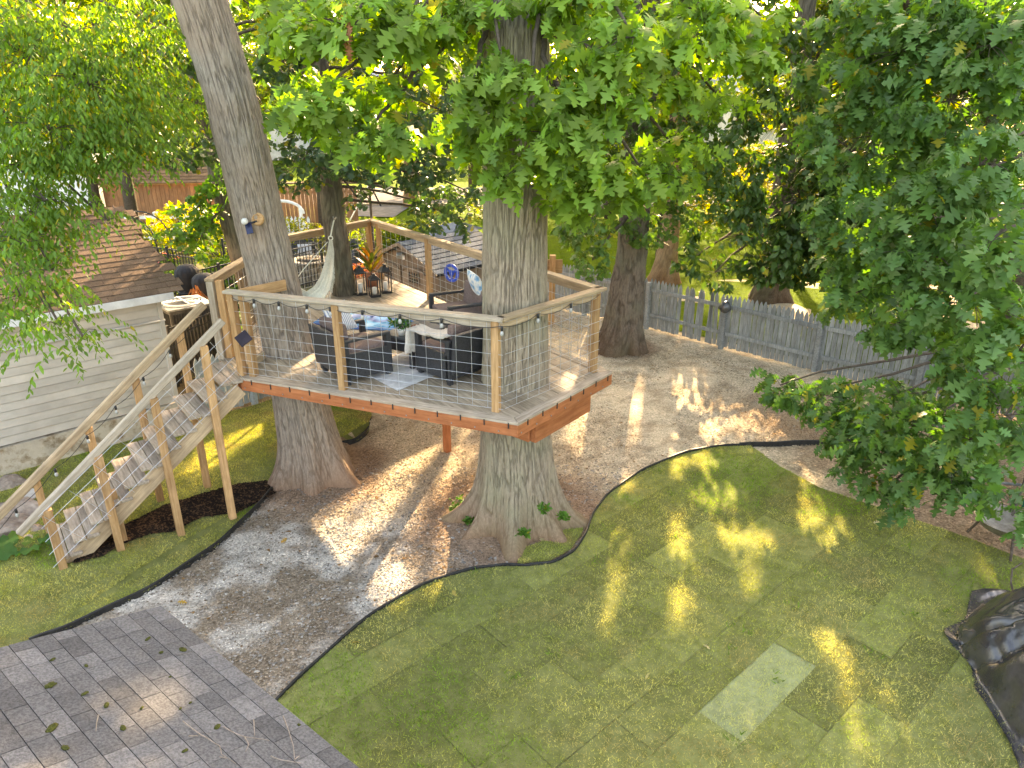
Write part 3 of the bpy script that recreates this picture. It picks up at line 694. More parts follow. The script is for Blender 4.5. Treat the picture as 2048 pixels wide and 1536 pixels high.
# ---- 1 the big oak in front
t_oak = empty('oak_tree', (OAK[0],OAK[1],0), 'large straight oak with bright green lobed leaves rising through the front of the deck', 'tree')
trunk('trunk', [(.08,8.5,-.08,.50),(.07,8.5,.5,.475),(.05,8.52,1.3,.445),(.04,8.55,2,.425),(.035,8.55,3.9,.378),(.05,8.6,6,.36),(.1,8.6,10,.30),(.1,8.6,14,.16)], BK['oak'], t_oak,
      flare=[(-pi/2-.05,.20,.66,.24),(-pi/2+.80,.20,.42,.24),(-.20,.24,.62,.26),(pi-.0,.22,.56,.26),(pi+.60,.16,.34,.24),(pi/2,.5,.4,.3)], nth=420, step=.017, nr=78, depth=.022, seed=3)
OAKB = [(1060,165,7.3,150,50,34),(940,235,7.5,75,50,20),(1090,265,7.1,130,50,32),(1060,335,7.3,90,42,20),(1170,340,7.5,95,40,22),(1240,372,7.9,55,34,12),(1290,350,8.3,100,42,22),(1345,290,8.6,70,45,16),
 (1215,185,7.2,90,55,22),(1270,75,7.1,130,50,28),(1425,60,7.7,105,50,24),(1490,100,8.1,65,50,16),(960,-5,7.9,90,26,14),(1180,-10,7.8,110,24,16),(750,-10,7.8,110,24,14),(1380,-5,7.9,100,24,14),(580,10,8,60,30,10),(1120,35,8.0,90,30,10),(810,50,7.4,95,42,22),(690,50,7.2,110,48,26),(635,200,7.1,75,45,22),(735,268,7.3,85,40,22),
 (765,185,7.7,75,36,14),(600,150,7.5,45,40,8),(860,120,8.4,50,40,5),(900,30,8.2,70,30,7),(1340,165,8.2,75,42,14),(1140,390,7.9,55,30,9),(1000,100,7.4,45,36,6),(1430,185,8.8,60,36,10),(985,310,7.8,45,34,8),(560,60,7.8,50,40,9),(1520,30,8.4,60,30,8)]
tips = []; P0 = []; sub = []
for (u,v,Y,ru,rv,n) in OAKB:
    p, c = blob(u,v,Y,ru,rv,n,.45); P0.append(p); tips.append(c); sub += [(c, q) for q in p[::3]]
P0 = np.concatenate(P0); P,R,S = rosettes(P0, 9, .215, (.15,1.05))
yl = leafcols(len(P), (.145,.262,.042), .48, .02)
# crown above the picture
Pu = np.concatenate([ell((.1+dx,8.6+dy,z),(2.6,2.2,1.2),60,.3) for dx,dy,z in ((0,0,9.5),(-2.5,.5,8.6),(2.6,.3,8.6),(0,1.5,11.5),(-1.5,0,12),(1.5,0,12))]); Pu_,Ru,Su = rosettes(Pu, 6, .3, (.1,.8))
foliage(t_oak, 'oak', LM['oak'], [(P,R,S,yl)], 300, cull=0)
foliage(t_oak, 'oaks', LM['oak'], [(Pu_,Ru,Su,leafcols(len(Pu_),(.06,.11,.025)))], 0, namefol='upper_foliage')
limbs('branch', t_oak, lambda t: (.05+.3*np.sign(t[0]), 8.5, t[2]+.9+.15*abs(t[0])), tips, .038, MT['bark_l'], sub)
# a withered leaf spray
V,T = TPL['oak']; b = MB()
for k in range(9):
    c = aty(695+random.uniform(-7,7), 40+k*7, 6.95); Rm = frames(np.array([[random.uniform(-.4,.4),random.uniform(-.4,.4),-1]]), np.array([random.random()*6]))[0]
    b.add((V@Rm.T)*.12+np.array(c), T)
b.build('withered_leaves', mk('withered_leaf',(.28,.10,.045),(.42,.18,.09),30,.8,.2), t_oak)

# ---- 2 the leaning grey tree
t_lean = empty('leaning_tree', (T1[0],T1[1],0), 'tall bare grey trunk leaning left and passing up through the deck by the stairs', 'tree')
trunk('trunk', [(-3.02,9.78,-.08,.46),(-3.05,9.75,.5,.42),(-3.10,9.71,1.2,.385),(-3.16,9.67,2,.355),(-3.31,9.55,3.85,.318),(-3.38,9.35,5.3,.305),(-3.56,9.2,6.5,.30),(-3.8,9.0,9,.25),(-4,8.8,13,.15)], BK['grey'], t_lean,
      flare=[(-.50,.35,.36,.28),(-2.5,.32,.32,.28),(pi/2,.6,.3,.4),(-1.4,.25,.20,.22)], nth=360, step=.018, nr=72, depth=.015, seed=12, wander=.7)
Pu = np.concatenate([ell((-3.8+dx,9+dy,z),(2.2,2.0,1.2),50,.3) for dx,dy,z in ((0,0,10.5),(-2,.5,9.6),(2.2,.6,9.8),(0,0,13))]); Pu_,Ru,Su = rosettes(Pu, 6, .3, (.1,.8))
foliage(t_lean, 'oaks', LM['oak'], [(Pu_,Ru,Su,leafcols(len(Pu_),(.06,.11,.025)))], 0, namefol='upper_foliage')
kc = Vector(aty(517,437,9.28)); b = MB()
b.lathe([(.085,0),(.075,.03),(.05,.04),(.035,.02),(.01,.015)], (0,0,0), 16)
b.build('knot', MT['cedar'], t_lean, Matrix.Translation(kc+Vector((0,-.03,0))) @ Matrix.Rotation(radians(75),4,'X'))

# ---- 3 right trunk by the fence
t3 = empty('shade_tree', (2.45,15.6,0), 'brown furrowed trunk standing in wood chips just in front of the picket fence', 'tree')
trunk('trunk', [(2.45,15.6,-.1,.50),(2.5,15.6,.6,.41),(2.55,15.6,1.4,.37),(2.61,15.6,2.2,.335),(2.63,15.6,6.2,.28),(2.6,15.6,10,.2)], BK['dark'], t3, flare=[(-.5,.3,.18,.35),(-2.2,.3,.22,.35),(-1.3,.15,-.10,.9)], nth=130, step=.03, nr=22, depth=.03, seed=22)
def simpletree(t, blobs_,  L, base, tpl, lm, nper=8, droop=(.1,1.0), singles=0, start=None, rd=.8, dens=1.35, yellow=.03, kind='ros', bark=MT['bark_l'], seg=.05, lr=.05):
    tips = []; PS = []; sub = []
    for (u,v,Y,ru,rv,n) in blobs_:
        n = int(n*dens)
        p, c = blob(u,v,Y,ru,rv,n,rd); PS.append(p); tips.append(c); sub += [(c,q) for q in p[::5]]
    PS = np.concatenate(PS); P,R,S = rosettes(PS, nper, L, droop) if kind == 'ros' else shoots(PS, nper, L, seg)
    # nothing else of the yard is pierced
    foliage(t, tpl, lm, [(P,R,S,leafcols(len(P), base, .35, yellow))], singles)
    if start is not None: limbs('branch', t, start, tips, lr, bark, sub)
simpletree(t3, [(1340,200,14.5,110,100,80),(1300,430,15.0,80,60,55),(1260,270,14.8,70,90,60),(1390,380,15.2,70,60,45),(1170,455,14,60,40,26),(1185,520,13.8,38,34,14),(1300,90,14.5,120,80,70),(1380,250,15,70,60,40),(1150,300,15,80,80,50),(1420,330,15.5,60,50,35),(1330,330,14.5,90,60,50)],
   .17, (.07,.15,.03), 'oaks', LM['dark'], 9, start=lambda t:(2.6,15.6,t[2]+.6))
Pu = np.concatenate([ell((2.6+dx,15.8+dy,z),(2.3,2.0,1.3),70,.2) for dx,dy,z in ((-1.5,.3,7.5),(1.5,.3,7.5),(0,.2,7.6),(0,0,8.4),(-2.2,.5,8.2),(2.0,.6,8.2),(0,0,10.5),(-2,1,10.2),(2,1,10.4))]); Pu_,Ru,Su = rosettes(Pu, 6, .3, (.1,.8))  # clumps above the view, added to shade the yard and the grey roof
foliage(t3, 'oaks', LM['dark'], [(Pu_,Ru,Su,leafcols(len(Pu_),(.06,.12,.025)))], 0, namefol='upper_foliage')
# ---- trees beyond the fence
t4 = empty('shade_tree', (4.7,21.9,0), 'slim sunlit trunk on the bright lawn beyond the picket fence, left of the dark tree', 'tree')
trunk('trunk', [(4.7,21.9,-.1,.42),(4.75,21.9,.8,.3),(4.8,21.9,2,.26),(4.85,21.9,9,.2)], BK['warm'], t4, flare=[(-1,.5,.2,.3),(-2.6,.5,.2,.3)], nth=70, step=.06, nr=16, depth=.02, seed=31)
simpletree(t4, [(1400,120,21,120,110,90),(1330,40,21,140,70,80),(1460,30,21,100,70,60)], .26, (.11,.16,.02), 'oaks', LM['far'], 7, start=lambda t:(4.85,21.9,t[2]-1))
t5 = empty('magnolia_tree', (7.25,19.75,0), 'dark broad-leaved tree with a thick trunk beyond the middle of the picket fence', 'tree')
trunk('trunk', [(7.25,19.75,-.1,.50),(7.28,19.75,.7,.36),(7.3,19.75,1.6,.30),(7.2,19.75,4,.26),(7.2,19.75,9,.18)], BK['dark'], t5, flare=[(-.6,.4,.2,.3),(-2.5,.4,.25,.3)], nth=90, step=.05, nr=18, depth=.025, seed=35)
simpletree(t5, [(1500,330,17.6,120,90,100),(1480,470,17,120,75,100),(1600,390,17.3,130,110,120),(1570,520,16.6,110,50,70),(1430,545,16.4,50,34,20),(1650,500,16,100,50,50),(1715,560,15,60,34,18),(1560,240,17.8,110,90,90),(1700,300,17,130,120,110),(1620,130,17.8,120,90,90),(1700,430,16.5,110,90,90),(1760,600,14.6,50,30,10),(1380,520,16.4,34,30,10),(1800,480,16,120,120,90)],
   .22, (.06,.125,.03), 'ovals', LM['dark'], 8, (.2,1.1), dens=2.2, start=lambda t:(7.2,19.7,t[2]+.3), lr=.07)
# ---- trees left and centre behind the deck
t6 = empty('oak_tree', (-2.95,12.6,0), 'slim dark trunk beside the hammock chair with blue-green oak leaves above', 'tree')
trunk('trunk', [(-2.92,12.75,-.1,.42),(-2.98,12.8,.6,.28),(-3.05,12.8,1.8,.225),(-3.12,12.8,3.25,.20),(-3.17,12.8,6,.185),(-3.2,12.8,10,.13)], BK['dark'], t6, flare=[(-1,.5,.2,.3),(-2.6,.5,.2,.3),(.3,.4,.15,.3)], nth=90, step=.04, nr=16, depth=.016, seed=41)
simpletree(t6, [(680,305,11.2,75,42,46),(600,335,11.8,55,40,24),(735,330,11.8,45,30,16),(560,130,11.5,55,60,30),(620,60,11.5,70,60,30),(340,95,10.6,60,45,26),(380,300,11,60,34,26),(300,120,11,40,40,12),(560,250,12,40,50,20),(800,330,13,50,60,26),(870,420,13.4,50,50,22),(930,380,13.4,40,50,18),(770,120,12,90,80,40),(880,220,12.5,70,90,40),(850,330,13,60,50,30),(715,395,12.6,30,20,6),(905,300,14,60,60,34),(850,400,14,50,44,20),(940,200,14,60,60,30),(820,250,13.5,60,50,26),(930,440,14,26,26,8)],
   .15, (.055,.115,.050), 'oaks', LM['dark'], 9, start=lambda t:(-3.15,12.8,t[2]+.5), lr=.03)
Pu = np.concatenate([ell((-3.2+dx,13.2+dy,z),(2.2,2.0,1.3),60,.2) for dx,dy,z in ((-1,.5,7.6),(1.2,.6,7.6),(2.8,.9,7.7),(0,0,8.2),(-2.2,.5,8.0),(2.2,.6,8.1),(0,0,10.5),(4,1.5,8.4))]); Pu_,Ru,Su = rosettes(Pu, 6, .3, (.1,.8))  # unseen upper crown, put in to keep the sun off the grey roof
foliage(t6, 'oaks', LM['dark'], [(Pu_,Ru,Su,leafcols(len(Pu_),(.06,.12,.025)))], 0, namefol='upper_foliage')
t7 = empty('shade_tree', (-4.7,13.4,0), 'thin grey trunk half hidden behind the leaning trunk with low green branches', 'tree')
trunk('trunk', [(-4.55,13.2,-.1,.30),(-4.75,13.1,1.2,.22),(-4.93,13,2.7,.2),(-5.06,13,3.7,.19),(-5.3,13,6.5,.16),(-5.4,13,10,.1)], BK['dark'], t7, flare=[(-1,.6,.12,.3)], nth=70, step=.05, nr=14, depth=.012, seed=47)
simpletree(t7, [(375,440,12.4,40,50,26),(420,410,12.6,40,40,20),(400,480,12.3,30,34,12),(480,330,12.8,30,60,18),(450,370,12.8,40,40,20),(440,150,13,60,90,50),(360,210,13,60,60,36),(470,60,13,70,70,40),(400,180,16,90,80,60),(300,190,16,70,60,44),(350,110,15,90,60,40),(250,120,16,70,60,36),(520,200,15.5,60,80,40)],
   .15, (.08,.18,.03), 'oaks', LM['oak'], 8, start=lambda t:(-5.05,13,t[2]+.5), lr=.03)
t9 = empty('shade_tree', (-5.2,38.2,0), 'distant thin trunk on the grass beside the street', 'tree')
trunk('trunk', [(-5.2,38.2,-.1,.48),(-5.2,38.2,1,.34),(-5.1,38.2,8,.25)], BK['warm'], t9, nth=40, step=.12, nr=10, depth=.02, seed=51)
simpletree(t9, [(850,150,37,150,110,110),(760,90,37,110,90,80)], .42, (.12,.16,.02), 'quad', LM['far'], 7, start=lambda t:(-5.1,38.2,t[2]-1))

# ---- elm on the left, hanging over the garage
t_elm = empty('elm_tree', (-8.9,11.5,0), 'elm with small drooping leaves hanging over the brown garage roof', 'tree')
trunk('trunk', [(-9.6,12.6,-.1,.45),(-9.5,12.4,3,.36),(-9.3,12,6,.3),(-9.0,11.5,10,.2)], BK['dark'], t_elm, nth=60, step=.07, nr=14, depth=.02, seed=61)
simpletree(t_elm, [(60,110,8.8,110,90,30),(180,170,8.6,100,80,34),(260,250,8.8,70,50,22),(100,260,8.2,110,60,32),(200,300,8.6,90,36,24),(60,330,8.4,80,50,22),(40,420,7.8,60,50,16),(90,400,7.8,60,40,14),(50,490,7.4,70,40,16),(105,540,7.2,40,50,6),(90,610,7.1,36,40,5),(40,590,7.3,50,40,10),(30,40,9,60,60,16),(150,60,9.2,110,60,28),(260,140,9.5,80,70,24),(120,650,7.0,22,22,4),(215,440,8.0,16,30,3),(330,200,10,60,60,18),(290,40,9.5,90,50,22),(10,230,8.4,50,90,20),(165,672,6.9,12,12,2)],
   .10, (.115,.225,.04), 'elm', LM['elm'], 13, singles=300, start=lambda t:(-9.0,11.8,t[2]+.9), rd=.7, dens=3.9, kind='sh', seg=.042, yellow=.05, lr=.03)

# ---- red oak on the right, nearest the camera
t_red = empty('red_oak_tree', (8.6,9.6,0), 'large red oak with glossy lobed leaves filling the right side of the view', 'tree')
trunk('trunk', [(8.9,10.2,-.1,.5),(8.8,10.2,3,.4),(8.6,10.0,6,.34),(8.4,9.8,11,.2)], BK['dark'], t_red, nth=60, step=.07, nr=14, depth=.02, seed=71)
simpletree(t_red, [(1750,270,8.8,150,90,46),(1900,200,8.3,150,90,44),(1960,330,7.2,90,80,22),(1850,410,7.6,120,80,32),(1730,430,8.6,110,70,30),(1985,480,6.4,80,70,14),(1860,510,7.5,120,60,30),(1730,500,8.4,90,50,18),(1950,610,6.8,100,80,20),(1870,640,8,60,36,10),(1705,590,8.3,50,40,10),(1790,650,8,50,36,12),(1960,730,7.4,80,60,18),(2010,830,6.6,70,90,16),(1850,850,8.0,120,70,30),(1640,790,9.8,100,34,22),(1560,770,10.0,40,26,6),(1720,850,9.0,80,50,20),(1770,930,8.2,85,55,22),(1900,910,7.5,110,55,24),(2025,1030,6.2,42,30,5),(1690,900,8.8,40,30,6),(1800,790,9,70,40,16),(1820,100,8.8,150,80,44),(1980,90,8,100,80,24),(1680,170,9.6,90,80,28),(1940,880,7,60,50,10),(1900,960,7.4,60,22,7),(1760,985,8.2,50,16,5),(2040,700,6.6,50,80,8),(1950,20,8.6,120,50,24),(1760,20,9.4,120,50,28)],
   .20, (.085,.18,.048), 'oak', LM['redoak'], 9, (.15,1.15), singles=300, start=lambda t:(8.4,9.8,t[2]+.7), rd=.55, dens=1.7, yellow=.025, lr=.04)
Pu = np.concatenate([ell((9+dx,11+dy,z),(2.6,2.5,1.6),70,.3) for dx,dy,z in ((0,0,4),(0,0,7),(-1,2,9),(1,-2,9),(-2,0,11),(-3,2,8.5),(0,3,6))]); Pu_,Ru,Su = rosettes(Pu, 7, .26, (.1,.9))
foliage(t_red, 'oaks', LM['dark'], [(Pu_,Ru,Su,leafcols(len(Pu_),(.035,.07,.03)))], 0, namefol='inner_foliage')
# ------------------------------------------------------------------ distant trees: each its own crown and trunk
def fartree(x, y, h, r, label, base=(.09,.14,.02), n=900, L=.4, z0=None, tpl='quad', lm='far', group=None, tr=.22, cull=.95):
    t = empty('background_tree', (x,y,0), label, 'tree', group); z0 = h*.35 if z0 is None else z0
    b = MB(); b.tube([(x,y,-.1),(x+.1,y,h*.4),(x,y,h*.8)],[tr,tr*.75,tr*.3],10)
    for k in range(7):
        a = k*2.4; b.tube([(x,y,h*(.3+.06*k)),(x+cos(a)*r*.4,y+sin(a)*r*.4,h*(.42+.06*k)),(x+cos(a)*r*.75,y+sin(a)*r*.75,h*(.5+.06*k))],[tr*.4,tr*.25,tr*.1],6)
    b.build('trunk', MT['bark_l'], t, smooth=True)
    C = []
    for k in range(16):
        a = random.random()*2*pi; q = random.random(); zz = z0+(h-z0)*q; rr = r*sqrt(max(.1,1-(2*q-1)**2*.8))*random.uniform(.3,1)
        C.append(ell((x+cos(a)*rr,y+sin(a)*rr,zz),(r*.42,r*.42,(h-z0)*.13),n//16,.2))
    P,R,S = rosettes(np.concatenate(C), 6, L, (-.2,1.0))
    foliage(t, tpl, LM[lm], [(P,R,S,leafcols(len(P), np.array(base)*1.5, .4, .03))], 0, cull=cull)
G = 'trees beyond the gardens'
fartree(11.5,22.5,13,3.6,'dark green tree behind the right end of the picket fence',(.04,.075,.025),2600,.26,1.2,'ovals','dark',G,.3)
fartree(15.5,25,14,4.2,'tallest dark tree in the top right corner behind the red oak',(.035,.07,.025),2400,.3,1,'ovals','dark',G,.3)
fartree(9.8,27,12,3.2,'yellow-green tree glowing behind the dark magnolia',(.10,.15,.02),1500,.3,4.5,'quad','far',G)
fartree(3.0,30,13,3.4,'sunlit tree seen between the big oak and the right-hand trunk',(.09,.14,.02),1500,.32,5,'quad','far',G)
fartree(4.5,34,13,4.0,'green tree at the back of the bright lawn between the two right-hand trunks',(.07,.12,.02),1900,.34,2.6,'quad','far',G)
fartree(-.8,26,12,3.0,'shady green tree directly behind the crown of the big oak',(.06,.11,.02),1500,.3,5,'quad','far',G)
fartree(-7.5,29,12,3.4,'light green tree above the brown fence right of the leaning trunk',(.08,.13,.02),1500,.32,4,'quad','far',G)
fartree(-12.5,24,12,3.6,'green tree over the garden arch left of the leaning trunk',(.07,.12,.025),1800,.28,4.2,'quad','far',G)
fartree(-17,30,13,4.2,'yellow sunlit tree in the top left corner beyond the barn',(.15,.18,.015),1700,.36,4.5,'quad','far',G)
fartree(-23,31,12,4,'bright yellow-green tree at the far left edge',(.15,.18,.015),1500,.36,4.5,'quad','far',G)
fartree(-2.5,46,14,5,'large far tree across the street above the laurel hedge',(.09,.13,.03),1500,.5,3,'quad','far',G)
fartree(-13,50,14,5,'far tree across the street behind the brown fence',(.08,.12,.03),1500,.5,3,'quad','far',G)
fartree(8.5,47,14,5,'far tree across the street between the two right-hand trunks',(.09,.13,.03),1500,.5,3,'quad','far',G)
fartree(23,48,15,6,'far tree behind the cream house on the right',(.05,.09,.03),1500,.55,2,'quad','far',G)
fartree(-27,48,14,6,'far tree at the left behind the white garage',(.09,.13,.02),1500,.55,3,'quad','far',G)
# trees added to shade the yard, their crowns above the picture
G2 = 'added trees with high crowns shading the yard'
fartree(5.4,25.5,16,4.6,'tall tree added for its shade on the back lawn behind the picket fence',(.05,.09,.02),2200,.42,6.8,'quad','far',G2,.3)
fartree(12,17,14,3.6,'tall tree added for its shade past the right corner of the yard',(.05,.09,.02),2200,.4,3,'quad','far',G2,.3)
# ------------------------------------------------------------------ houses and street beyond
def house(x, y, w, d, h, rot, wall, roof, label, pitch=.45, wins=((-.3,.55),(.3,.55))):
    e = empty('house', (x,y,0), label, 'house'); M = Matrix.Translation((x,y,0)) @ Matrix.Rotation(rot,4,'Z')
    b = MB(); b.box((0,0,h/2),(w,d,h)); b.build('wall', wall, e, M)
    for k in range(int(h/.2)):
        s = MB(); s.box((0,-d/2-.012,.1+k*.2),(w,.02,.19)); s.build('siding_board', wall, e, M)
    b = MB(); z = h; ph = d/2*pitch
    for s in (1,-1):
        b.add([(-w/2-.3,s*(d/2+.3),z-.12),(w/2+.3,s*(d/2+.3),z-.12),(w/2+.3,0,z+ph),(-w/2-.3,0,z+ph),(-w/2-.3,s*(d/2+.3),z-.0),(w/2+.3,s*(d/2+.3),z-.0),(w/2+.3,0,z+ph+.12),(-w/2-.3,0,z+ph+.12)],[(0,1,2,3),(4,5,6,7),(0,1,5,4),(1,2,6,5),(0,3,7,4)])
    b.add([(-w/2,-d/2,z),(-w/2,d/2,z),(-w/2,0,z+ph)],[(0,1,2)]); b.add([(w/2,-d/2,z),(w/2,d/2,z),(w/2,0,z+ph)],[(0,1,2)])
    b.build('roof', roof, e, M)
    for px, pz in wins:
        f = MB(); cx = px*w; cz = pz*h
        for q in ((-.5,0,.08,1.3),(.5,0,.08,1.3),(0,.65,1.08,.08),(0,-.65,1.08,.08)): f.box((cx+q[0],-d/2-.05,cz+q[1]),(q[2],.08,q[3]))
        fr = f.build('window', MT['white'], e, M); g = MB(); g.box((cx,-d/2-.03,cz),(.95,.02,1.24)); g.build('pane', MT['winglass'], fr, M)
house(20.5,62,9,8,5.5,.1,MT['housec'],MT['roofg'],'cream sided house seen through the trees on the right')
house(13,68,10,8,4.5,-.1,MT['houseg'],MT['roofg'],'blue-grey house far back between the right-hand trees')
house(-16,70,11,9,5,.05,MT['houseg'],MT['roofg'],'blue-grey house across the street at top left of the oak crown')
house(2,66,9,8,4.5,0,MT['white'],MT['roofg'],'pale house across the street behind the big oak')
house(-36,60,16,9,6,.2,MT['white'],MT['roofg'],'white house at the far left behind the elm')
house(17.2,51,2.8,5,3.4,0,MT['housec'],MT['shingle_b'],'small cream sided garage behind the dark magnolia',wins=())
# white garage seen over the brown roof at left
e = empty('white_garage', (-24.5,33,0), 'bright white wall glimpsed over the brown garage roof at the left edge', 'garage')
b = MB(); b.box((-24.5,33,1.3),(13,4,2.6),.05); b.build('wall', MT['white'], e); b = MB(); b.box((-24.5,33,2.68),(13.4,4.4,.16),.05); b.build('roof', MT['white'], e)
# brown barn with shingled roof, and brown board fence
def boardwall(name, p0, p1, z0, z1, bw, m, label, cat, roof=None, gap=.012):
    p0, p1 = Vector((*p0,0)), Vector((*p1,0)); d = p1-p0; L = d.length; u = d/L; e = empty(name, p0, label, cat); n = int(L/bw); ang = atan2(u.y,u.x)
    me = boxmesh((bw-gap,.025,z1-z0), m, 0)
    for k in range(n):
        obj('board', me, e, Matrix.Translation(p0+u*(k+.5)*bw+Vector((0,0,(z0+z1)/2+random.uniform(-.006,.006)))) @ Matrix.Rotation(ang,4,'Z'))
    b = MB()
    for zz in (z0+.3,z1-.25): b.box(tuple(p0+d/2+Vector((-u.y,u.x,0))*.05+Vector((0,0,zz))),(L,.05,.09),ang)
    b.build('rail', m, e); return e, u, L, ang
e,u,L,ang = boardwall('brown_barn', (-16.6,30.4), (-11.7,31.0), 0, 1.95, .17, MT['barn'], 'long brown board barn with a shingled roof behind the garden arch', 'barn')
n_ = Vector((-u.y,u.x,0)); p0 = Vector((-16.8,30.3,0)); b = MB()
b.box(tuple(p0+u*(L/2+.2)+n_*-.12+Vector((0,0,2.0))),(L+.5,.06,.16),ang); b.build('fascia', MT['cedar'], e)
for r in range(9):
    for k in range(12):
        q = MB(); w = (L+.5)/12; q.box((0,0,0),(w-.01,.30,.022))
        M = Matrix.Translation(p0+u*(k*w+w/2+(r % 2)*w*.4-.2)+n_*(-.25+.24*r)+Vector((0,0,2.06+.105*r))) @ Matrix.Rotation(ang,4,'Z') @ Matrix.Rotation(radians(20),4,'X')
        if r == 0 and k == 0: rm = mesh('shingle', q.V, q.F, MT['shingle_b'])
        obj('shingle', rm, e, M)
b = MB(); b.box(tuple(p0+u*(L/2)+n_*1.2+Vector((0,0,1.0))),(L,2.2,1.95),ang); b.build('wall', MT['barn'], e)
e,u,L,ang = boardwall('board_fence', (-11.4,29.6), (-6.2,29.9), 0, 1.95, .16, MT['barn'], 'brown board fence right of the leaning trunk and behind the thin tree', 'fence')
b = MB()
b.box(tuple(Vector((-8.6,29.9,2.05))),(5.6,.5,.05),ang); b.build('cap_board', MT['shingle_b'], e)
# white rail fence and white arbour
e = empty('white_fence', (-18,28,0), 'low white vinyl fence below the brown barn', 'fence')
for k in range(9):
    b = MB(); x = -18.5+k*.95; b.box((x,28.2,.55),(.12,.12,1.1)); b.box((x,28.2,1.13),(.16,.16,.05)); b.build('post', MT['white'], e)
for zz in (.95,.55,.15):
    b = MB(); b.box((-14.7,28.2,zz),(7.6,.05,.12)); b.build('rail', MT['white'], e)
e = empty('white_arbour', (-8.3,26.5,0), 'white curved garden arbour with pointed pickets right of the leaning trunk', 'arbour'); b = MB()
for s in (-1,1): b.box((-8.3+s*.65,26.5,.8),(.1,.1,1.6))
b.build('post', MT['white'], e); b = MB()
b.tube([(-8.3+.75*cos(a),26.5,1.35+.45*sin(a)) for a in np.linspace(0,pi,13)], .055, 8); b.build('arch', MT['white'], e)
for k in range(14):
    b = MB(); x = -9.3+k*.15; b.box((x,26.3,.6),(.10,.02,1.2)); b.add([(x-.05,26.29,1.2),(x+.05,26.29,1.2),(x,26.29,1.3)],[(0,1,2)]); b.build('picket', MT['white'], e)
# shrubs
def shrub(x, y, rx, ry, h, label, base, L=.09, n=220, tpl='ovals', lm='far', name='shrub', cat='shrub', group=None, yellow=.03, droop=(-.9,.7)):
    t = empty(name, (x,y,0), label, cat, group); b = MB()
    for k in range(7):
        a = k*.9; b.tube([(x,y,0),(x+cos(a)*rx*.3,y+sin(a)*ry*.3,h*.45),(x+cos(a)*rx*.6,y+sin(a)*ry*.6,h*.85)],[.03,.02,.008],5)
    b.build('stem', MT['bark_l'], t)
    P,R,S = rosettes(ell((x,y,h*.5),(rx,ry,h*.52),n,.45), 7, L, droop); P[:,2] = np.maximum(P[:,2],.03)
    foliage(t, tpl, LM[lm], [(P,R,S,leafcols(len(P), base, .4, yellow))], 0, cull=.8); return t
GL = 'laurel shrubs in a row behind the deck corner'
lab = ['first laurel from the left, beside the thin trunk', 'second laurel, just behind the raised deck corner post', 'third laurel of the row, left of the playhouse ridge', 'fourth laurel, above the playhouse gable', 'fifth and rightmost laurel, near the big oak trunk']
for k in range(5): shrub(-5.6+.82*k, 23.9+.35*k, .62, .6, 1.75-.12*k, 'glossy sunlit '+lab[k], (.10,.16,.02), .15, 200, group=GL)
shrub(-11.6,26.2,1.5,1.0,1.7,'feathery golden-yellow shrub in front of the brown barn',(.26,.26,.02),.20,260,'elm','far',droop=(-1.3,.2))
shrub(-4.0,18.6,.95,.8,1.25,'red-orange Japanese maple behind the hammock chair',(.26,.07,.045),.075,520,'oaks','far',yellow=.1)
shrub(-7.3,24.5,1.1,.8,1.5,'yellow-green bush right of the leaning trunk behind the fire pit',(.17,.20,.02),.12,260)
shrub(-9.2,19.0,.9,.9,1.0,'low green bush behind the black covers',(.07,.12,.02),.1,240)
shrub(16.3,50.5,1.5,1.0,1.9,'orange-brown bush beside the small cream garage',(.30,.11,.03),.3,160)
shrub(9.8,33,2.4,1.4,2.0,'yellow sunlit bush at the back of the bright lawn',(.20,.20,.02),.25,300)
shrub(13,37,2.6,1.4,3.2,'large yellow-green bush left of the small cream garage',(.20,.20,.02),.3,320)
shrub(-1.0,34,2.0,1.0,1.0,'low round bush by the street behind the big oak',(.09,.13,.03),.2,160)
shrub(-5.9,15.2,.7,.9,.9,'leafy green bush with pale flowers behind the left deck rail',(.05,.10,.02),.10,260)
shrub(-5.0,16.6,.8,.9,.8,'second leafy bush below the thin grey trunk',(.06,.11,.02),.10,240)

GS = 'green garden shrubs behind the metal fence'
for k,(x,y,rx,h,lb,c) in enumerate([(-8.0,20.4,.9,1.1,'round green shrub between the fence and the thin trunk',(.07,.15,.02)),(-12.6,24.5,1.2,1.2,'lime shrub left of the garden arch',(.17,.22,.02)),(-9.6,23.6,1.0,1.3,'yellow-green shrub right of the garden arch',(.15,.21,.02)),
   (-6.9,18.0,.7,.8,'low dark green shrub left of the fire pit',(.05,.11,.02)),(-14.5,23.0,1.3,1.2,'green shrub at the garage roof edge beyond the flowers',(.10,.17,.02)),(-10.4,16.4,.8,.9,'leafy green shrub right beside the garage roof edge',(.06,.14,.02)),(-3.9,26.0,1.2,1.2,'green shrub under the crossed poles',(.10,.17,.02))]):
    shrub(x,y,rx,rx*.8,h,lb,c,.13,240,group=GS)
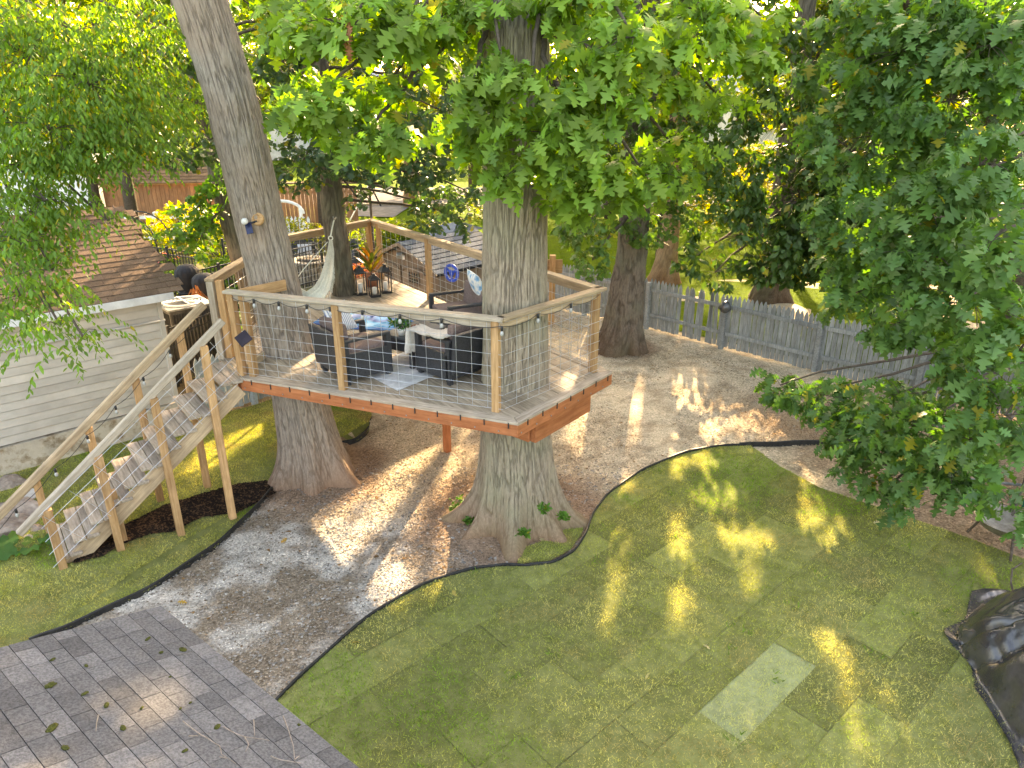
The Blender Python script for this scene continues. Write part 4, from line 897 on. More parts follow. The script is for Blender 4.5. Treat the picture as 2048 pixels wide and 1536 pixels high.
# ------------------------------------------------------------------ the deck round the trees
HD, HR = 2.0, 3.13
A_, B_, C_, D_, E_, F_ = (-3.53,8.74), (-.13,7.56), (1.11,8.86), (-2.74,14.18), (-3.97,12.39), (-4.0,9.37)
DECK = [(-3.50,8.62),(.07,7.24),(1.32,8.83),(-2.68,14.34),(-4.10,12.52),(-4.06,9.37)]
deck = empty('tree_deck', (-1.5,10,0), 'raised wooden deck built round two big trees with a wire-mesh railing', 'deck')
DK = ccw(DECK); dd = np.array((.586,-.81)); dn = np.array((.81,.586)); o0 = np.array((-2.68,14.34))
def inset(poly, d):
    out = []; n = len(poly)
    for i in range(n):
        p0, p1, p2 = map(np.array, (poly[i-1], poly[i], poly[(i+1) % n])); e1 = (p1-p0)/np.linalg.norm(p1-p0); e2 = (p2-p1)/np.linalg.norm(p2-p1)
        n1 = np.array((-e1[1],e1[0])); n2 = np.array((-e2[1],e2[0])); b = (n1+n2)/(1+n1@n2); out.append(tuple(p1+b*d))
    return out
IN = inset(DK, .142)
for k in range(-38, 4):
    a = o0+dn*(k*.146); cuts = [-1.0]+sorted(random.sample([.9,1.8,2.7,3.6,4.5,5.4],2))+[8.0]
    for s0, s1 in zip(cuts[:-1], cuts[1:]):
        r = ccw([tuple(a+dd*s0), tuple(a+dd*(s1-.004)), tuple(a+dd*(s1-.004)+dn*.140), tuple(a+dd*s0+dn*.140)])
        c = clip(IN, r)
        if len(c) >= 3 and abs(area(c)) > .01:
            ang = atan2(dd[1], dd[0]); M = Matrix.Translation((c[0][0],c[0][1],0)) @ Matrix.Rotation(ang,4,'Z'); Mi = M.inverted()
            loc = [tuple((Mi @ Vector((x,y,0))).to_tuple()[:2]) for x,y in c]
            z = HD+random.uniform(-.002,.002); obj('deck_board', prism(loc, z-.028, z, MT['board'], 'deck_board'), deck, M)
n = len(DK)
for i in range(n):                       # border boards
    p, q, pi_, qi = DK[i], DK[(i+1) % n], IN[i], IN[(i+1) % n]; ang = atan2(q[1]-p[1], q[0]-p[0]); M = Matrix.Translation((*p,0)) @ Matrix.Rotation(ang,4,'Z'); Mi = M.inverted()
    c = [tuple((Mi @ Vector((x,y,0))).to_tuple()[:2]) for x,y in (p,q,qi,pi_)]
    c = [(c[0][0]+.003,c[0][1]),(c[1][0]-.003,c[1][1]),(c[2][0]-.003,c[2][1]-.004),(c[3][0]+.003,c[3][1]-.004)]
    obj('border_board', prism(c, HD-.026, HD+.003, MT['tread'] if i in (0,1) else MT['board'], 'border_board'), deck, M)
    a, b = Vector((*p,0)), Vector((*q,0)); d = (b-a).normalized(); nn = Vector((-d.y,d.x,0))
    off = nn*.022
    beam('fascia_board', a+off+Vector((0,0,HD-.10))+d*.0, b+off+Vector((0,0,HD-.10))-d*.02, .036, .145, MT['fascia'], deck, bev=.003)
# beams and joists below
bc = Vector((B_[0]+.2,B_[1]-.32,0)); cc = Vector((1.32,8.83,0)); d = (cc-bc).normalized(); nn = Vector((-d.y,d.x,0))
beam('beam', bc+d*.42+nn*.10+Vector((0,0,1.69)), bc+d*1.62+nn*.10+Vector((0,0,1.68)), .07, .24, MT['fascia'], deck)
beam('beam', bc+d*.42+nn*.145+Vector((0,0,1.68)), Vector((-.9,8.6,1.68)), .07, .22, MT['fascia'], deck)
for k in range(7):
    t = k/6; p = Vector((-3.3+3.1*t, 8.75-1.15*t, HD-.11)); beam('joist', p+Vector((0,.05,0)), p+Vector((.3,4.6-2.2*t,0)), .04, .15, MT['cedar'], deck, bev=0)
beam('post', (-1.05,10.44,0), (-1.05,10.44,1.86), .10, .10, MT['fascia'], deck, side=(.8,.6,0))
beam('post', (-3.3,13.2,0), (-3.3,13.2,1.86), .10, .10, MT['cedar'], deck, side=(.8,.6,0))
beam('post', (-1.9,12.8,0), (-1.9,12.8,1.86), .10, .10, MT['cedar'], deck, side=(.8,.6,0))
beam('beam', (-2.6,8.9,HD-.24), (-.7,10.75,HD-.24), .07, .16, MT['cedar'], deck)
def V3(p, z): return Vector((p[0], p[1], z))
def rail(p, q, m, cap=.125, ext0=0.0, ext1=0.0, z=HR, sub=True):
    a, b = V3(p,z), V3(q,z); d = (b-a).normalized()
    beam('handrail', a-d*ext0-Vector((0,0,.02)), b+d*ext1-Vector((0,0,.02)), cap, .038, m, deck)
    if sub: beam('rail_board', a-Vector((0,0,.085)), b-Vector((0,0,.085)), .038, .088, m, deck)
def wires(name, p, q, z0, z1, parent, step=.185, hs=None, r=.0024, m=None):
    """welded wire mesh between two points; z may rise along it (z0a,z0b)"""
    z0a, z0b = z0 if hasattr(z0,'__len__') else (z0,z0); z1a, z1b = z1 if hasattr(z1,'__len__') else (z1,z1)
    L = sqrt((q[0]-p[0])**2+(q[1]-p[1])**2); nV = max(1,int(L/step)); b = MB()
    P_ = lambda t,z: Vector((p[0]+(q[0]-p[0])*t, p[1]+(q[1]-p[1])*t, z))
    for k in range(1, nV):
        t = k/nV; b.tube([P_(t, z0a+(z0b-z0a)*t), P_(t, z1a+(z1b-z1a)*t)], r, 4, False)
    hs = hs or [0,.08,.17,.27,.38,.50,.64,.80,1.0]
    for h in hs: b.tube([P_(0, z0a+(z1a-z0a)*h), P_(1, z0b+(z1b-z0b)*h)], r, 4, False)
    return b.build(name, m or MT['wire'], parent)
dirn = lambda p,q: (Vector((q[0],q[1],0))-Vector((p[0],p[1],0))).normalized()
def post(p, m=None, z0=HD, z1=HR-.04, w=.089, side=(.95,-.32,0), sh=(0,0)):
    return beam('post', (p[0]+sh[0],p[1]+sh[1],z0), (p[0]+sh[0],p[1]+sh[1],z1), w, w, m or MT['cedar'], deck, side=side)
# front rail A-B, B-C, back rail C-D, D-E, E-F
rail(A_, B_, MT['railgrey'], ext0=.05, ext1=.04); rail(B_, C_, MT['rail'], ext1=.07); rail(C_, D_, MT['rail'], ext1=.05); rail(D_, E_, MT['rail']); rail(E_, F_, MT['rail'], ext1=.05)
post(A_, sh=(.03,-.01)); post(A_, sh=(.19,-.045)); mid = (A_[0]+(B_[0]-A_[0])*.425, A_[1]+(B_[1]-A_[1])*.425); post(mid); post(B_, sh=(-.05,.02)); post(C_, side=(.7,.7,0), sh=(-.05,-.02))
post(D_, sh=(-.05,-.07)); post(D_, sh=(.17,-.22)); m2 = (D_[0]+(C_[0]-D_[0])*.335, D_[1]+(C_[1]-D_[1])*.335); post(m2, side=(.586,-.81,0)); m3 = (D_[0]+(C_[0]-D_[0])*.68, D_[1]+(C_[1]-D_[1])*.68); post(m3, side=(.586,-.81,0))
post(E_); post(F_, MT['railgrey'], sh=(.0,-.02), side=(0,1,0)); post(F_, sh=(.10,.03), side=(0,1,0)); post((-3.98,10.9), side=(0,1,0))
for p,q in ((A_,mid),(mid,B_)): wires('wire_mesh', (p[0]+.03,p[1]-.05), (q[0]+.03,q[1]-.05), HD+.05, HR-.05, deck)
wires('wire_mesh', (B_[0]+.05,B_[1]-.02), (C_[0]+.02,C_[1]-.05), HD+.05, HR-.05, deck)
for p,q in ((C_,m3),(m3,m2),(m2,D_),(D_,E_),(E_,(-3.98,10.9)),((-3.98,10.9),F_)): wires('wire_mesh', p, q, HD+.05, HR-.06, deck)
# short guard from the stair post back to the leaning trunk
T_ = (-2.98,9.28)
a, b = V3((A_[0]+.12,A_[1]+.04),HR-.01), V3(T_,HR-.01)
beam('handrail', a-Vector((0,0,.06)), b-Vector((0,0,.06)), .038, .14, MT['cedar'], deck)
wires('wire_mesh', (-3.5,8.95), (-3.42,9.5), HD+.1, HR-.1, deck, .1, m=MT['wiredark'])
beam('edge_board', (-3.52,8.75,HD+.05), (-3.42,9.35,HD+.05), .04, .10, MT['rail'], deck)
fa, fb, fc_ = Vector((-3.50,8.62,0)), Vector((.07,7.24,0)), Vector((1.32,8.83,0))
for p, q, n_s in ((fa,fb,13),(fb,fc_,7)):
    d = (q-p).normalized(); nn = Vector((d.y,-d.x,0)); ang = atan2(d.y,d.x)
    for k in range(n_s):
        c = p+(q-p)*((k+.6)/n_s)+nn*.004; obj('staple', boxmesh((.012,.008,.07),MT['blackmetal'],0), deck, Matrix.Translation(c+Vector((0,0,HD-.045+random.uniform(-.01,.01)))) @ Matrix.Rotation(ang,4,'Z'))
        obj('screw', boxmesh((.014,.006,.014),MT['steel'],0), deck, Matrix.Translation(p+(q-p)*((k+.2)/n_s)+nn*.001+Vector((0,0,HD-.13))) @ Matrix.Rotation(ang,4,'Z'))
# ---- staircase
st = empty('wooden_staircase', (-5.4,7.4,.15), 'open wooden stairs with pale handrails climbing from the grass to the deck', 'staircase')
S0 = np.array((-5.38,7.18)); sd = np.array((.794,.608)); pd = np.array((-.608,.794)); WS = .80; ZG = .13
sp = lambda s, c, z: Vector((S0[0]+sd[0]*s+pd[0]*c, S0[1]+sd[1]*s+pd[1]*c, z))
NT = 11; RUN = .216; RISE = (HD-ZG)/NT
for k in range(NT):
    s = .0+RUN*(k); z = ZG+RISE*(k+1)-.02
    for j in range(2):
        x = s+.02+j*.143
        beam('tread_board', sp(x, -.045+random.uniform(-.006,.006), z-.017), sp(x, WS+.03, z-.017), .136, .036, MT['tread'], st, bev=.006)
    if k: beam('tread_block', sp(s+.16,.03,z-.075), sp(s+.16,WS-.03,z-.075), .04, .07, MT['cedar'], st, bev=0)
for c in (.02, WS-.02):
    beam('stringer', sp(.0,c,.06), sp(2.36,c,HD-.155), .04, .20, MT['rail'], st)
rs = lambda s: .98+ (2.87-.88)/2.5*(s+.05)-.02
beam('handrail', sp(-.32,-.03,rs(-.32)), sp(2.26,-.03,rs(2.26)), .075, .085, MT['railgrey'], st, bev=.01)
beam('handrail', sp(-1.1,WS+.03,rs(-1.1)), sp(2.28,WS+.03,rs(2.28)), .075, .10, MT['rail'], st, bev=.01)
for s, c, z0 in ((0,-.06,.08),(.62,-.06,.08),(1.32,-.06,.08),(1.98,-.06,.08)):
    beam('post', sp(s,c,z0), sp(s,c,rs(s)-.04), .089, .089, MT['cedar'], st, side=tuple(pd)+(0,))
for s in (-.02,.66,1.30,1.93):
    beam('post', sp(s,WS+.07,.08), sp(s,WS+.07,rs(s)-.05), .089, .089, MT['cedar'], st, side=tuple(pd)+(0,))
g = at(248,1085,.15); beam('brace', (g[0],g[1],.1), (g[0],g[1],.9), .089, .089, MT['cedar'], st, side=tuple(pd)+(0,))
def wirestair(c, s0, s1):
    b = MB()
    for k in range(int((s1-s0)/.3)+1):
        s = s0+k*.3; zb = ZG+.12+RISE/RUN*s*.93
        b.tube([sp(s+.30,c,zb+.20), sp(s-.05,c,rs(s-.05)-.05)], .0024, 4, False)
    for h in (.12,.30,.48,.66,.82):
        b.tube([sp(s0-.1,c,ZG+h*1.0-.02), sp(s1,c,ZG+h+RISE/RUN*(s1-s0)*.95)], .0024, 4, False)
    b.build('wire_mesh', MT['wire'], st)
wirestair(-.11, 0, 2.3)
# ------------------------------------------------------------------ things on the deck
def rb(b_, name, c, d, m, parent, M, bev=.012): 
    return obj(name, boxmesh(d, m, bev, 2), parent, M @ Matrix.Translation(c))
def armchair(x, y, rot, label, w=.74, d=.70, cush=True):
    e = empty('armchair', (x,y,HD), label, 'armchair', 'black resin armchairs on the deck'); M = Matrix.Translation((x,y,HD+.005)) @ Matrix.Rotation(rot,4,'Z'); B = MT['black']   # faces +x
    rb(0,'seat_base',(0,0,.20),(d-.06,w-.1,.26),B,e,M); rb(0,'backrest',(-d/2+.04,0,.46),(.07,w-.06,.54),B,e,M @ Matrix.Translation((-.03,0,0)) @ Matrix.Rotation(radians(-7),4,'Y'),.02)
    for s in (-1,1):
        rb(0,'armrest',(-.01,s*(w/2-.045),.575),(d-.02,.085,.045),B,e,M,.02); rb(0,'side_panel',(-.01,s*(w/2-.03),.24),(d-.08,.04,.34),B,e,M)
        rb(0,'arm_support',(d/2-.05,s*(w/2-.045),.30),(.07,.07,.52),B,e,M,.01); rb(0,'arm_support',(-d/2+.05,s*(w/2-.045),.30),(.07,.07,.52),B,e,M,.01)
        for t in (-1,1): rb(0,'leg',(t*(d/2-.06),s*(w/2-.06),.045),(.06,.06,.09),B,e,M,.005)
    rb(0,'seat_cushion',(.02,0,.385),(d-.12,w-.16,.11),MT['cloth_dark'],e,M,.035)
    rb(0,'back_cushion',(-d/2+.15,0,.60),(.12,w-.18,.38),MT['cloth_dark'],e,M @ Matrix.Rotation(radians(-6),4,'Y'),.04)
    return e, M
PI2 = pi/180
armchair(-2.03,8.80,40*PI2,'black armchair beside the middle railing post, with a blue and white pillow on it')
armchair(-.76,8.80,135*PI2,'black armchair left of the big oak trunk, with a cream blanket over its arm')
armchair(-.78,10.35,205*PI2,'black armchair behind the others against the big oak, with a flowered pillow', w=.9)
def pillow(name, c, rx, ry, rz, rot, m, label, cat='pillow'):
    b = MB(); n = 14; V = []; F = []
    for s in (1,-1):
        for i in range(n+1):
            for j in range(n+1):
                u, v = i/n*2-1, j/n*2-1; f = (1-abs(u)**3.2)*(1-abs(v)**3.2); pin = 1-.10*(1-(abs(u)*abs(v)))
                V.append((u*rx*(1-.06*(1-v*v)*0+.0)*pin, v*ry*pin, s*rz*max(f,0)**.6))
    q = (n+1)**2
    for s in (0,1):
        for i in range(n):
            for j in range(n):
                f = (s*q+i*(n+1)+j, s*q+(i+1)*(n+1)+j, s*q+(i+1)*(n+1)+j+1, s*q+i*(n+1)+j+1); F.append(f if s == 0 else f[::-1])
    o = obj(name, mesh(name, V, F, m, True), None, Matrix.Translation(c) @ Euler(rot).to_matrix().to_4x4()); tag(o, label, cat); return o
def patt(name, cols, scale, kind='wave', dist=6):
    m = bpy.data.materials.new(name); m.use_nodes = True; nt = m.node_tree; N = nt.nodes; L = nt.links; p = N['Principled BSDF']; p.inputs['Roughness'].default_value = .9
    tc = N.new('ShaderNodeTexCoord'); t = N.new('ShaderNodeTexWave' if kind == 'wave' else 'ShaderNodeTexNoise'); t.inputs['Scale'].default_value = scale
    if kind == 'wave': t.inputs['Distortion'].default_value = dist; t.inputs['Detail'].default_value = 3
    L.new(tc.outputs['Object'], t.inputs['Vector']); cr = N.new('ShaderNodeValToRGB'); cr.color_ramp.elements[0].color = (*cols[0],1); cr.color_ramp.elements[1].color = (*cols[-1],1)
    for i,c in enumerate(cols[1:-1]): k = cr.color_ramp.elements.new(.3+.45*(i+.5)/len(cols[1:-1]) if kind != 'wave' else (i+1)/(len(cols)-1)); k.color = (*c,1)
    L.new(t.outputs['Fac'], cr.inputs[0]); L.new(cr.outputs[0], p.inputs['Base Color']); return m
pillow('pillow', (-2.22,8.92,HD+.72), .22,.20,.06,(radians(60),0,radians(60)), patt('blue_stripe_cloth',[(.75,.76,.78),(.02,.08,.25),(.75,.76,.78)],5,'wave',1), 'white pillow with blue bands leaning on the chair beside the middle railing post')
pillow('pillow', (-.52,10.36,HD+.78), .25,.22,.07,(radians(70),0,radians(110)), patt('flower_cloth',[(.8,.8,.76),(.8,.8,.76),(.1,.35,.6),(.75,.5,.05)],11,'noise'), 'white pillow with blue flowers and a yellow edge beside the big oak trunk')
pillow('pillow', (-.72,8.93,HD+.52), .22,.17,.06,(radians(40),0,radians(225)), patt('rose_cloth',[(.30,.17,.15),(.6,.5,.47),(.25,.15,.13)],9,'noise'), 'muted rose pillow on the chair left of the big oak trunk')
# blanket over the arm
V = []; F = []; nU, nV_ = 26, 12; M = Matrix.Translation((-.76,8.80,HD)) @ Matrix.Rotation(135*PI2,4,'Z')
for i in range(nU+1):
    for j in range(nV_+1):
        u = i/nU; v = j/nV_-.5; s = u*1.15; yy = .30+.0; w_ = .24+.04*sin(u*9)
        if s < .30: X, Z = -.30+s, .66-.05*s          # over the back onto the arm
        elif s < .72: X, Z = s-.30, .62
        else: X, Z = .39+.03*sin((s-.72)*4), .62-(s-.72)*.80
        V.append(tuple(M @ Vector((X+.012*sin(j*1.7), yy+v*w_*1.1+.01*sin(i*.8), Z+.012*sin(j*2.1+i*.4)))))
for i in range(nU):
    for j in range(nV_): F.append((i*(nV_+1)+j,(i+1)*(nV_+1)+j,(i+1)*(nV_+1)+j+1,i*(nV_+1)+j+1))
me = mesh('blanket', V, F, MT['cloth_white'], True); o = obj('blanket', me); md = o.modifiers.new('s','SOLIDIFY'); md.thickness = .02; tag(o, 'cream knitted blanket draped over the arm of the chair by the big oak', 'blanket')
# coffee table
P1, P2, P3 = [np.array(at(*p,2.42)) for p in ((787,664),(823,681),(893,652))]
ang = atan2(*(P3-P2)[[1,0]]); lx = np.linalg.norm(P3-P2); ux = np.array((cos(ang),sin(ang),0)); uy = np.array((-sin(ang),cos(ang),0)); wy = .52
tc_ = P2+ux*lx/2+uy*wy/2; e = empty('coffee_table', (tc_[0],tc_[1],HD), 'low black table with a storage well standing on the grey rug', 'table'); M = Matrix.Translation((tc_[0],tc_[1],HD+.005)) @ Matrix.Rotation(ang,4,'Z')
rb(0,'tabletop',(0,0,.405),(lx,wy,.035),mk('charcoal_top',(.07,.075,.08),(.11,.115,.12),8,.6,.1),e,M)
for s in (-1,1):
    rb(0,'side_panel',(0,s*(wy/2-.03),.30),(lx-.1,.03,.16),MT['black'],e,M,.004); rb(0,'end_panel',(s*(lx/2-.03),0,.30),(.03,wy-.1,.16),MT['black'],e,M,.004)
    for t in (-1,1): rb(0,'leg',(s*(lx/2-.035),t*(wy/2-.035),.195),(.06,.06,.39),MT['black'],e,M,.006)
pt = np.array(at(826,662,2.44)); e = empty('wooden_tray', (pt[0],pt[1],2.43), 'small reddish wooden tray on the black coffee table', 'tray'); M = Matrix.Translation((pt[0],pt[1],2.432)) @ Matrix.Rotation(ang,4,'Z')
rb(0,'base',(0,0,.01),(.26,.15,.015),MT['cedar'],e,M,.003)
for s in (-1,1): rb(0,'side',(0,s*.075,.03),(.26,.012,.055),MT['brass'],e,M,.003); rb(0,'end',(s*.13,0,.03),(.012,.14,.055),MT['brass'],e,M,.003)
def potplant(x, y, z, r, h, L, n, base, label, pot=None, pr=.06, ph=.1, tpl='elm', lm='oak', droop=(-.9,.8)):
    e = empty('potted_plant', (x,y,z), label, 'plant'); b = MB(); b.lathe([(pr*.75,0),(pr,ph),(pr*.9,ph),(pr*.85,ph-.02)],(x,y,z),18); b.build('pot', pot or MT['white'], e, smooth=True)
    P,R,S = rosettes(ell((x,y,z+ph+h*.45),(r,r,h*.5),n,.2),5,L,droop); P[:,2] = np.maximum(P[:,2], z+.02); foliage(e, tpl, LM[lm], [(P,R,S,leafcols(len(P),base,.4,.03))],0,cull=0)
    b = MB()
    for k in range(6): a = k*1.05; b.tube([(x,y,z+ph*.6),(x+cos(a)*r*.5,y+sin(a)*r*.5,z+ph+h*.6)],.004,4)
    b.build('stem', MT['bark_l'], e)
pp = at(803,668,2.44); potplant(pp[0],pp[1],2.43,.13,.16,.07,38,(.035,.13,.035),'trailing green plant in a small pot at the left end of the coffee table')
# rugs
def flat(name, pix, z, th, m, label, cat):
    p = [at(*q,z)[:2] for q in pix]; o = obj(name, prism(p, z-th, z, m, name)); tag(o, label, cat); return o
flat('rug', [(726,744),(795,780),(912,732),(838,688)], HD+.018, .012, MT['rug'], 'pale grey rug under the black coffee table', 'rug')
tie = patt('tie_dye', [(.78,.78,.80),(.03,.22,.50),(.01,.05,.22),(.05,.30,.55),(.70,.72,.76)], 1.6, 'noise')
flat('tie_dye_rug', [(624,646),(650,630),(700,624),(810,634),(846,650),(838,668),(770,660),(680,656)], HD+.016, .010, tie, 'blue and white tie-dyed rug behind the chairs', 'rug')
# lanterns
def lantern(px, h, w, label):
    x, y, _ = at(*px, HD+.01); e = empty('lantern', (x,y,HD), label, 'lantern', 'black lanterns in the deck corner'); M = Matrix.Translation((x,y,HD+.006)) @ Matrix.Rotation(radians(25),4,'Z'); K = MT['blackmetal']
    rb(0,'base',(0,0,.02),(w,w,.04),K,e,M,.004); rb(0,'roof_plate',(0,0,h*.72),(w*1.05,w*1.05,.025),K,e,M,.004)
    b = MB(); b.lathe([(w*.70,0),(w*.35,h*.13),(w*.16,h*.16),(w*.16,h*.2),(w*.22,h*.21),(.01,h*.23)],(0,0,h*.73),4); b.build('roof', K, e, M @ Matrix.Rotation(radians(45),4,'Z'))
    b = MB(); b.tube([(.04*cos(a),0,h*.98+.04*sin(a)) for a in np.linspace(0,2*pi,14)],.005,6); b.build('ring', K, e, M)
    for s in (-1,1):
        for t in (-1,1): rb(0,'corner_bar',(s*w*.45,t*w*.45,h*.37),(.018,.018,h*.68),K,e,M,.002)
    b = MB(); b.lathe([(w*.22,0),(w*.22,h*.28),(w*.18,h*.29)],(0,0,.041),16); b.build('candle', MT['candle'], e, M, True)
lantern((722,588),.56,.20,'tall black lantern on the left with a white candle beside the slim trunk')
lantern((750,592),.44,.18,'short black lantern with a white candle in front of the two taller ones')
lantern((772,584),.55,.19,'tall black lantern on the right with a white candle by the corner post')
pp = at(745,572,2.01)
e = empty('potted_croton', (pp[0],pp[1],HD), 'tall potted croton with orange and dark leaves behind the black lanterns', 'plant'); b = MB(); b.lathe([(.10,0),(.14,.24),(.12,.24),(.11,.2)],(pp[0],pp[1],HD+.004),20); b.build('pot', MT['brass'], e, smooth=True)
for k in range(16):
    a = k*2.39; hh = .5+.35*random.random(); L = .42; b = MB(); V,T = TPL['elm']; D = np.array([[cos(a)*.6,sin(a)*.6,.75]]); Rm = frames(D, np.array([random.uniform(-.4,.4)]))[0]
    c = np.array((pp[0]+.03*cos(a), pp[1]+.03*sin(a), HD+.24+.02*k)); cc = [(.30,.10,.02),(.05,.07,.02),(.16,.12,.02)][k % 3]
    obj('leaf', npmesh('leaf', (V*np.array((1,.55,1)))@Rm.T*L+c, T, LM['redoak'], np.tile(cc,(len(V),1))), e)
b = MB(); b.tube([(pp[0],pp[1],HD+.2),(pp[0],pp[1],HD+.6)],.015,6); b.build('stem', MT['bark_l'], e)
# hanging macrame chair
hk = np.array(aty(668,440,12.45)); rg = np.array(aty(661,474,12.35)); e = empty('hanging_chair', tuple(rg), 'cream fringed macrame chair hanging from the slim trunk at the back of the deck', 'hammock chair')
b = MB(); b.tube([hk,(hk+rg)/2+np.array((0,0,.01)),rg],.012,6); b.tube([rg+np.array((.035*cos(a),0,.035*sin(a)-.02)) for a in np.linspace(0,2*pi,14)],.010,6); b.build('rope', MT['macrame'], e)
b = MB(); b.tube([hk+np.array((0,.4,.04)),hk+np.array((0,0,.0)),hk+np.array((.0,-.04,.06))],.015,6); b.build('hook', MT['steel'], e)
ctl = lambda pts, Y: [np.array(aty(u,v,Y)) for u,v in pts]
Lf = ctl([(658,480),(654,505),(648,530),(640,555),(628,574),(612,584),(598,574),(590,562)],12.25); Rt = ctl([(664,480),(668,505),(667,530),(665,555),(660,578),(646,600),(626,606),(606,596)],12.0)
def interp(pts, t): s = t*(len(pts)-1); i = min(int(s), len(pts)-2); return pts[i]*(1-(s-i))+pts[i+1]*(s-i)
V = []; F = []; nu, nv = 44, 18
for i in range(nu+1):
    for j in range(nv+1):
        t = i/nu; w = j/nv; p = interp(Lf,t)*(1-w)+interp(Rt,t)*w; V.append(tuple(p+np.array((0,.10*sin(pi*w)*min(1,t*2)+.018*sin(j*2.4)*(1-t*.5),.01*sin(j*1.9)-.10*sin(pi*w)*t))))
for i in range(nu):
    for j in range(nv): F.append((i*(nv+1)+j,(i+1)*(nv+1)+j,(i+1)*(nv+1)+j+1,i*(nv+1)+j+1))
o = obj('seat_cloth', mesh('seat_cloth', V, F, MT['macrame'], True), e); md = o.modifiers.new('s','SOLIDIFY'); md.thickness = .008
b = MB()
for k in range(70):
    t = .28+.72*k/69; p = interp(Rt,t); p = p+np.array((random.uniform(-.01,.01),random.uniform(-.01,.01),0)); L = random.uniform(.10,.17); b.tube([p,p+np.array((.006,0,-L*.5)),p+np.array((random.uniform(-.02,.02),0,-L))],.004,3,False)
for k in range(30):
    t = .7+.3*k/29; p = interp(Lf,t); b.tube([p,p+np.array((0,0,-.12))],.004,3,False)
fr = b.build('fringe', MT['macrame'], e); fr['kind'] = 'stuff'
b = MB(); b.tube([interp(Lf,1.0), np.array(aty(606,540,11.8)), np.array(aty(655,484,12.3))],.008,6); b.build('cord', MT['macrame'], e)
# solar lamp on the leaning trunk, dark solar panel on the stair post
p = Vector(aty(498,452,9.17)); e = empty('solar_spotlight', tuple(p), 'solar spotlight with a white lamp head strapped to the leaning trunk', 'lamp'); M = Matrix.Translation(p)
rb(0,'solar_panel',(0,-.02,-.035),(.085,.012,.14),mk('solar_cell',(.01,.014,.05),(.02,.03,.09),10,.25,0),e,M @ Matrix.Rotation(radians(-22),4,'X') @ Matrix.Rotation(radians(-14),4,'Y'),.003)
b = MB(); b.lathe([(.035,0),(.042,.03),(.03,.06)],(0,0,0),16); b.build('lamp_head', MT['white'], e, M @ Matrix.Translation((-.02,-.05,.075)) @ Matrix.Rotation(radians(100),4,'X'), True)
b = MB(); b.tube([(0,0,.03),(.09,.05,.05)],.014,8); b.build('bracket', MT['blackmetal'], e, M)
p = Vector(aty(487,677,8.50)); e = empty('solar_charger', tuple(p), 'square dark solar panel tilted on the stair corner post', 'solar panel'); M = Matrix.Translation(p) @ Matrix.Rotation(radians(50),4,'X') @ Matrix.Rotation(radians(42),4,'Z')
rb(0,'cell_panel',(0,0,0),(.165,.165,.02),mk('panel_cell',(.018,.012,.018),(.03,.02,.03),10,.35,0),e,M,.004); b = MB(); b.tube([(0,0,-.01),(.0,.08,-.08)],.012,6); b.build('bracket', MT['blackmetal'], e, M)
# blue toy steering wheel
p = Vector(aty(903,546,12.28)); e = empty('toy_steering_wheel', tuple(p), 'blue plastic toy steering wheel fixed to the back railing post', 'toy'); M = Matrix.Translation(p) @ Matrix.Rotation(radians(-35),4,'Z') @ Matrix.Rotation(radians(90),4,'X')
b = MB(); b.tube([(.135*cos(a),.135*sin(a),0) for a in np.linspace(0,2*pi,29)],.028,8); b.build('rim', MT['bluep'], e, M, True)
b = MB()
for a in (.5,2.6,4.7): b.tube([(0,0,.0),(.12*cos(a),.12*sin(a),0)],.022,6)
b.build('spoke', MT['bluep'], e, M, True); b = MB(); b.lathe([(.05,-.02),(.055,.01),(.03,.03)],(0,0,0),16); b.build('hub', MT['bluep'], e, M, True)
# string lights
def strings(pts, label, group=None, sag=.05, r=.004, every=1, bulbs=None):
    e = empty('string_lights', tuple(pts[0]), label, 'string lights'); P = [Vector(p) for p in pts]; c = []
    for i in range(len(P)-1):
        for k in range(6): t = k/6; c.append(P[i].lerp(P[i+1],t)-Vector((0,0,sag*4*t*(1-t))))
    c.append(P[-1]); b = MB(); b.tube(c, r, 5); b.build('cord', MT['blackmetal'], e)
    sk = MB(); sk.lathe([(.012,0),(.016,-.01),(.016,-.05),(.012,-.055)],(0,0,0),8); skm = sk.mesh('socket', MT['blackmetal'], True)
    bl = MB(); bl.lathe([(.010,-.052),(.014,-.06),(.022,-.08),(.020,-.10),(.006,-.115)],(0,0,0),10); blm = bl.mesh('bulb', MT['glass'], True)
    for p in (bulbs or P[1:-1]):
        s = obj('socket', skm, e, Matrix.Translation(p) @ Matrix.Scale(1.0,4)); obj('bulb', blm, s, Matrix.Translation(p) @ Matrix.Scale(1.0,4))
on = lambda p,q,t,z,o=.05: Vector((p[0]+(q[0]-p[0])*t+.02, p[1]+(q[1]-p[1])*t-o, z))
strings([on(A_,B_,0,HR-.06)]+[on(A_,B_,t,HR-.07) for t in (.10,.20,.31,.40,.52,.655,.80)]+[on(A_,B_,1,HR-.08,.07)]+[on(B_,C_,t,HR-.07) for t in (.33,.66,.97)], 'black cord of clear bulbs hanging under the front deck rail')
strings([sp(2.3,WS+.02,rs(2.3)-.1)]+[sp(s,WS-.03,rs(s)-.09) for s in (1.75,1.38,1.0,.62,.2,-.3)]+[sp(-1.0,WS-.02,rs(-1)-.1)], 'black cord of clear bulbs under the far stair handrail')
